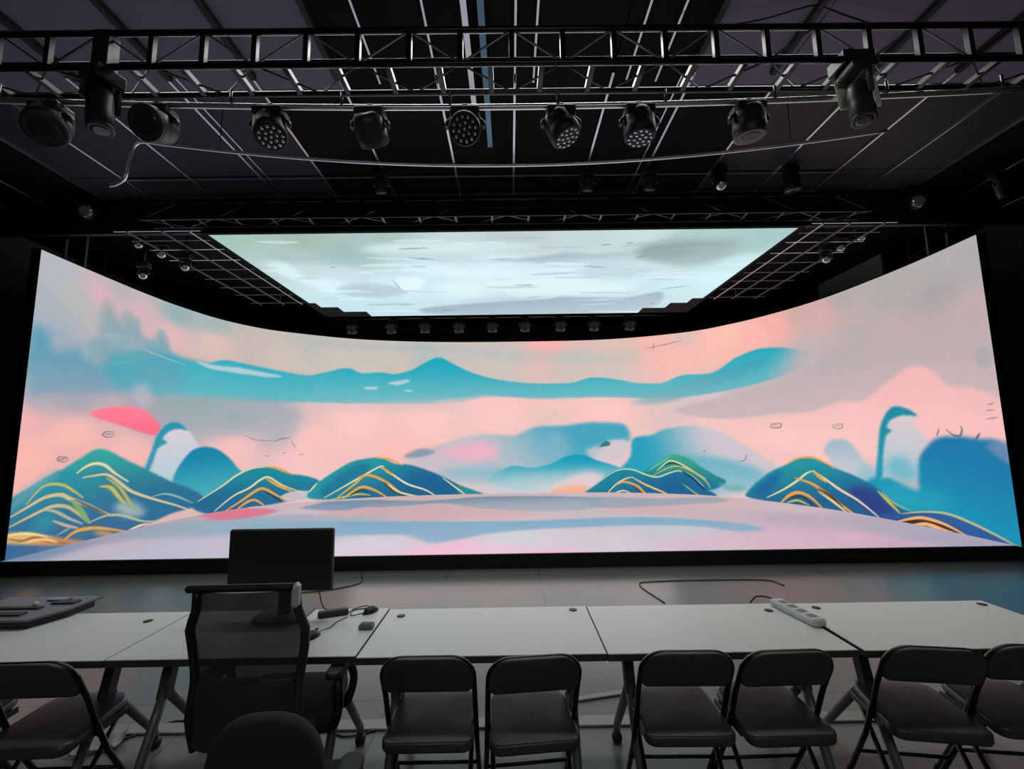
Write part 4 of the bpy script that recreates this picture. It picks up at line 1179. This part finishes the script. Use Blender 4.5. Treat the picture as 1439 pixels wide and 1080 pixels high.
MB().pad(rrect(.50, .50, .09, 6), .085, .4, lambda a, b, c: (a, b + .14, .465 + c + .01 * (a / .25) ** 2), .01).build('seat', M_['fabric'], oc)
for sx in (-1, 1):
    a = MB()
    a.tube(spline([(sx * .22, .02, .43), (sx * .285, .02, .45), (sx * .31, .0, .55), (sx * .30, .02, .64), (sx * .29, .12, .665)], 6), .022, 10)
    a.tube(spline([(sx * .22, .22, .43), (sx * .285, .2, .45), (sx * .31, .22, .55), (sx * .30, .18, .64), (sx * .29, .1, .665)], 6), .02, 10)
    ao = a.build('armrest', M_['plastic'], oc)
    MB().pad(rrect(.07, .26, .03, 5), .03, .4, lambda p, q, c: (p + sx * .29, q + .08, .685 + c)).build('arm_pad', M_['softplastic'], ao)
def swivel_base(root, r=.30, top=.40):
    MB().box((0, 0, top - .01), (.22, .26, .05), None, .012).build('mechanism', M_['plastic'], root)
    MB().lathe([(.028, .10), (.028, top - .02)], 14).build('gas_lift', M_['chrome'], root)
    for k in range(5):
        an = 2 * PI * k / 5 + .3
        b = MB().tube([(0, 0, .115), (math.cos(an) * r * .5, math.sin(an) * r * .5, .10), (math.cos(an) * r, math.sin(an) * r, .075)], .026, 8, .018).build('base_arm', M_['plastic'], root)
        MB().lathe([(.012, -.02), (.028, -.016), (.028, .016), (.012, .02)], 12, (math.cos(an) * r, math.sin(an) * r, .029), (-math.sin(an), math.cos(an), 0)).build('caster', M_['castor'], b)
swivel_base(oc)

rc = thing('office_chair', 'low round-backed black chair at the bottom edge in front of the mesh office chair', 'office chair', (-.80, 1.72, 0), .1)
ro = [(.175 * math.copysign(abs(math.cos(a)) ** .8, math.cos(a)), .19 * math.sin(a)) for a in np.linspace(0, 2 * PI, 28, endpoint=False)]
MB().pad(ro, .07, .45, lambda a, b, c: (a, -.20 + .8 * a * a - c - .12 * b, .735 + b), .01).build('backrest', M_['fabric'], rc)
MB().pad(rrect(.46, .44, .09, 6), .08, .4, lambda a, b, c: (a, b + .04, .45 + c), .01).build('seat', M_['fabric'], rc)
MB().tube([(0, -.24, .60), (0, -.25, .47), (0, -.1, .39)], .024, 10).build('back_support', M_['plastic'], rc)
a = MB().tube(spline([(.16, .02, .41), (.21, .02, .43), (.215, .02, .48), (.20, .05, .515)], 5), .02, 10).build('armrest', M_['plastic'], rc)
MB().pad(rrect(.085, .26, .035, 5), .035, .4, lambda p, q, c: (p + .19, q + .06, .535 + c)).build('arm_pad', M_['softplastic'], a)
swivel_base(rc, .30, .39)

# ------------------------------------------------------------------ things on the tables
mon = thing('monitor', 'large black monitor, switched off, on the table in front of the video stage', 'monitor', (-1.36, 2.75, TZ))
MB().box((0, 0, .335), (.612, .035, .352), None, .008).build('screen', M_['screen_off'], mon)
MB().box((0, -.0185, .335), (.600, .002, .338)).build('display_glass', mat('black_glass', (44, 44, 46), .35, spec=.35), mon)
MB().box((0, .03, .32), (.30, .05, .2), None, .015).build('rear_housing', M_['screen_off'], mon)
MB().box((0, .06, .13), (.07, .03, .26), None, .008).build('stand', M_['softplastic'], mon)
MB().prism(rrect(.30, .30, .09, 8, 0, .07), 0.001, .014).build('stand_base', M_['greyplastic'], mon)

cons = thing('control_console', 'grey-topped black control console on the left end table', 'console', (-2.90, 2.84, TZ), .0)
MB().prism([(-.33, -.17), (.17, -.17), (.235, .0), (.235, .17), (-.33, .17)], .001, .04).build('body', M_['plastic'], cons)
MB().prism([(-.34, -.18), (.17, -.18), (.245, -.01), (.255, .21), (-.34, .21)], .04, .052).build('top_plate', M_['greyplastic'], cons)
for y, d in ((-.10, .05), (.0, .04)):
    MB().box((-.12, y, .056), (.38, d, .010), None, .003).build('slot', M_['plastic'], cons)
MB().box((.13, .09, .057), (.14, .06, .010), None, .003).build('dark_key_block', M_['softplastic'], cons)
MB().box((.04, .14, .058), (.12, .05, .010), None, .003).build('blue_screen', mat('blue_grey_screen', (96, 110, 150), .3), cons)
MB().lathe([(.014, 0), (.014, .016), (.009, .02)], 14, (-.02, .05, .052)).build('knob', M_['palegrey'], cons)

def mouse(label, x, y, rz):
    t = thing('computer_mouse', label, 'computer mouse', (x, y, TZ), rz, 'mice on the monitor table')
    mb = MB(); vs = []; fs = []
    n, m = 16, 8
    for i in range(n + 1):
        u = i / n
        hw = .032 * (math.sin(PI * min(max(u, .02), .98)) ** .45)
        hh = .034 * math.sin(PI * min(max(u * .9 + .06, .0), 1)) ** .8
        for k in range(m + 1):
            a = PI * k / m
            vs.append((math.cos(a) * hw, -.055 + .11 * u, .001 + max(0, math.sin(a)) * hh))
    for i in range(n):
        for k in range(m):
            fs.append((i * (m + 1) + k, i * (m + 1) + k + 1, (i + 1) * (m + 1) + k + 1, (i + 1) * (m + 1) + k))
    for i in range(n):
        fs.append((i * (m + 1), (i + 1) * (m + 1), (i + 1) * (m + 1) + m, i * (m + 1) + m))
    mb._add(vs, fs, True); mb.build('shell', M_['plastic'], t)
    MB().tube([(0, .03, .030), (0, .045, .026)], .005, 8).build('scroll_wheel', M_['softplastic'], t)
    return t
m1 = mouse('black mouse near the table edge right of the mesh office chair', -1.06, 2.50, -.35)
MB().tube(spline([(0, .05, .012), (.01, .12, .006), (-.01, .2, .004), (.0, .28, .004)], 6), .0025, 6).build('cord', M_['softplastic'], m1)
m2 = mouse('black mouse at the far corner of the monitor table with a tangled cord', -.855, 2.84, 2.6)
MB().tube(spline([(0, .05, .012), (.04, .10, .006), (.09, .07, .004), (.10, .02, .004), (.06, -.03, .004), (.10, -.05, .004), (.12, .03, .004), (.09, .1, .004)], 6), .003, 6).build('cord', M_['plastic'], m2)
tag(MB().box((-1.06, 2.79, TZ + .018), (.17, .045, .034), Matrix.Rotation(.35, 3, 'Z'), .008).build('power_adapter', M_['softplastic']), 'dark grey power adapter lying between monitor base and tangled cord', 'power adapter')
kb = thing('switch_box', 'small grey-green box near the right end of the monitor table', 'small box', (-.805, 2.605, TZ), -.05)
MB().box((0, 0, .013), (.075, .05, .024), None, .003).build('case', M_['usb'], kb)
MB().box((0, 0, .0262), (.06, .036, .002)).build('button_panel', M_['softplastic'], kb)
# monitor cable trailing behind the table
tag(MB().tube(spline([(-1.30, 2.86, 1.0), (-1.22, 2.93, .86), (-1.16, 2.88, .765), (-1.10, 2.86, .745), (-1.02, 2.87, .745)], 8), .004, 6).build('cable', M_['cable']), 'black cable running from behind the monitor onto the table', 'cable', 'cables on the tables')

ps = thing('power_strip', 'white power strip lying across the table seam right of centre', 'power strip', (1.615, 2.68, TZ), math.radians(8))
st_ = MB(); st_.box((0, 0, .021), (.082, .34, .04), None, .010); st_.build('body', M_['palegrey'], ps)
for k in range(4):
    MB().box((0, -.11 + k * .07, .0415), (.045, .04, .002)).build('socket', M_['greyplastic'], ps)
MB().tube(spline([(0, .17, .02), (-.01, .21, .03), (-.07, .24, .03), (-.13, .22, .006)], 6), .005, 8).build('cord', M_['plastic'], ps)
gl = ['black cable grommet in the left end table', 'black cable grommet near the left end of the bare table left of centre', 'black cable grommet near the middle seam of the bare table', 'black cable grommet left of the white power strip', 'black cable grommet right of the white power strip', 'black cable grommet at the far right corner of the right end table']
for (x, y), lab in zip(((-2.12, 2.755), (-.655, 2.77), (.36, 2.82), (1.50, 2.76), (1.80, 2.79), (2.80, 2.80)), gl):
    tag(MB().lathe([(.024, 0), (.024, .003), (.018, .005)], 16, (x, y, TZ)).build('grommet', M_['plastic']), lab, 'cable grommet', 'cable grommets in the table tops')

# ------------------------------------------------------------------ floor things
tag(MB().box((.3, 3.02, .008), (6.2, .10, .016), None, .004).build('cable_cover', M_['pale_strip']), 'long pale cable cover on the floor behind the row of tables', 'cable cover', 'cable covers on the floor')
tag(MB().box((.48, 3.27, .008), (.95, .05, .016), Matrix.Rotation(.22, 3, 'Z'), .004).build('cable_cover', M_['pale_strip']), 'short slanted cable cover on the floor behind the centre tables', 'cable cover', 'cable covers on the floor')
sh = MB(); n = 10; vs = []; fs = []
for i in range(n + 1):
    for k in range(n + 1):
        u, v = i / n - .5, k / n - .5
        z = .012 + .05 * abs(u) ** 1.5 + .02 * math.sin(7 * u + 3 * v) ** 2 + .03 * max(0, v)
        vs.append((-2.43 + .24 * u * (1 - .2 * v), 2.865 + .14 * v + .03 * math.sin(6 * u), z))
for i in range(n):
    for k in range(n):
        fs.append((i * (n + 1) + k, (i + 1) * (n + 1) + k, (i + 1) * (n + 1) + k + 1, i * (n + 1) + k + 1))
sh._add(vs, fs, True)
so = tag(sh.build('paper_sheet', M_['pale_strip']), 'pale curled sheet on the floor between left folding chair and table leg', 'sheet')
sd = so.modifiers.new('thickness', 'SOLIDIFY'); sd.thickness = .003; sd.offset = -1
def floor_cable(label, pts, r=.006):
    tag(MB().tube(spline([(x, y, r + .001) for x, y in pts], 8), r, 6).build('floor_cable', M_['cable']), label, 'cable', 'cables on the floor')
floor_cable('black cable loop on the floor behind the left end table', [(-2.75, 2.95), (-2.4, 2.9), (-2.15, 3.1), (-1.85, 3.0), (-1.7, 3.2), (-1.95, 3.28), (-1.7, 3.05), (-1.4, 3.15)])
floor_cable('black cable curling on the floor under the monitor table', [(-1.45, 2.9), (-1.2, 3.0), (-1.0, 2.92), (-.75, 3.05), (-.5, 3.4), (-.35, 3.2), (-.45, 2.95), (-.3, 2.85)])
floor_cable('thin black cable on the open floor before the stage right of centre', [(1.62, 5.0), (1.52, 5.6), (1.75, 5.72), (2.6, 5.74), (3.1, 5.7), (3.2, 5.5)])
floor_cable('thin black cable on the open floor before the stage left of centre', [(-2.6, 5.5), (-2.2, 5.6), (-1.9, 5.85), (-2.0, 6.2)])

# ------------------------------------------------------------------ light
w = bpy.data.worlds.new('world'); scn.world = w
w.use_nodes = True
w.node_tree.nodes['Background'].inputs['Color'].default_value = (.5, .55, .6, 1)
w.node_tree.nodes['Background'].inputs['Strength'].default_value = .02

def area(name, loc, size, aim, power, col):
    l = bpy.data.lights.new(name, 'AREA')
    l.shape = 'RECTANGLE'; l.size = size[0]; l.size_y = size[1]
    l.energy = power; l.color = col
    o = bpy.data.objects.new(name, l); COL.objects.link(o)
    o.location = loc
    o.rotation_euler = (Vector(aim) - Vector(loc)).to_track_quat('-Z', 'Y').to_euler()
    return o
area('overhead_screen_glow', (0, 8.9, 4.96), (9.0, 4.3), (0, 8.0, 0), 45, (.84, .95, 1.0))
area('curved_screen_glow', (0, 12.6, 2.6), (9.0, 3.6), (0, 0, 1.6), 110, (1.0, .93, .92))
table_fill = area('added_table_fill', (0, 3.9, 5.3), (8.5, .5), (0, 2.8, 0), 60, (.95, 1.0, .98))  # soft lamp without a fixture, added to brighten the tables
table_fill.data.spread = math.radians(115)
area('added_rear_fill', (0, -2.6, 4.0), (5.0, 1.0), (0, 2.2, .6), 36, (1.0, .99, .95))  # unseen fill lamp added behind the camera to lift the chair backs

scn.view_settings.view_transform = 'Standard'
scn.view_settings.look = 'None'
scn.view_settings.exposure = 0.0
scn.view_settings.gamma = 1.0
scn.view_settings.use_curve_mapping = False
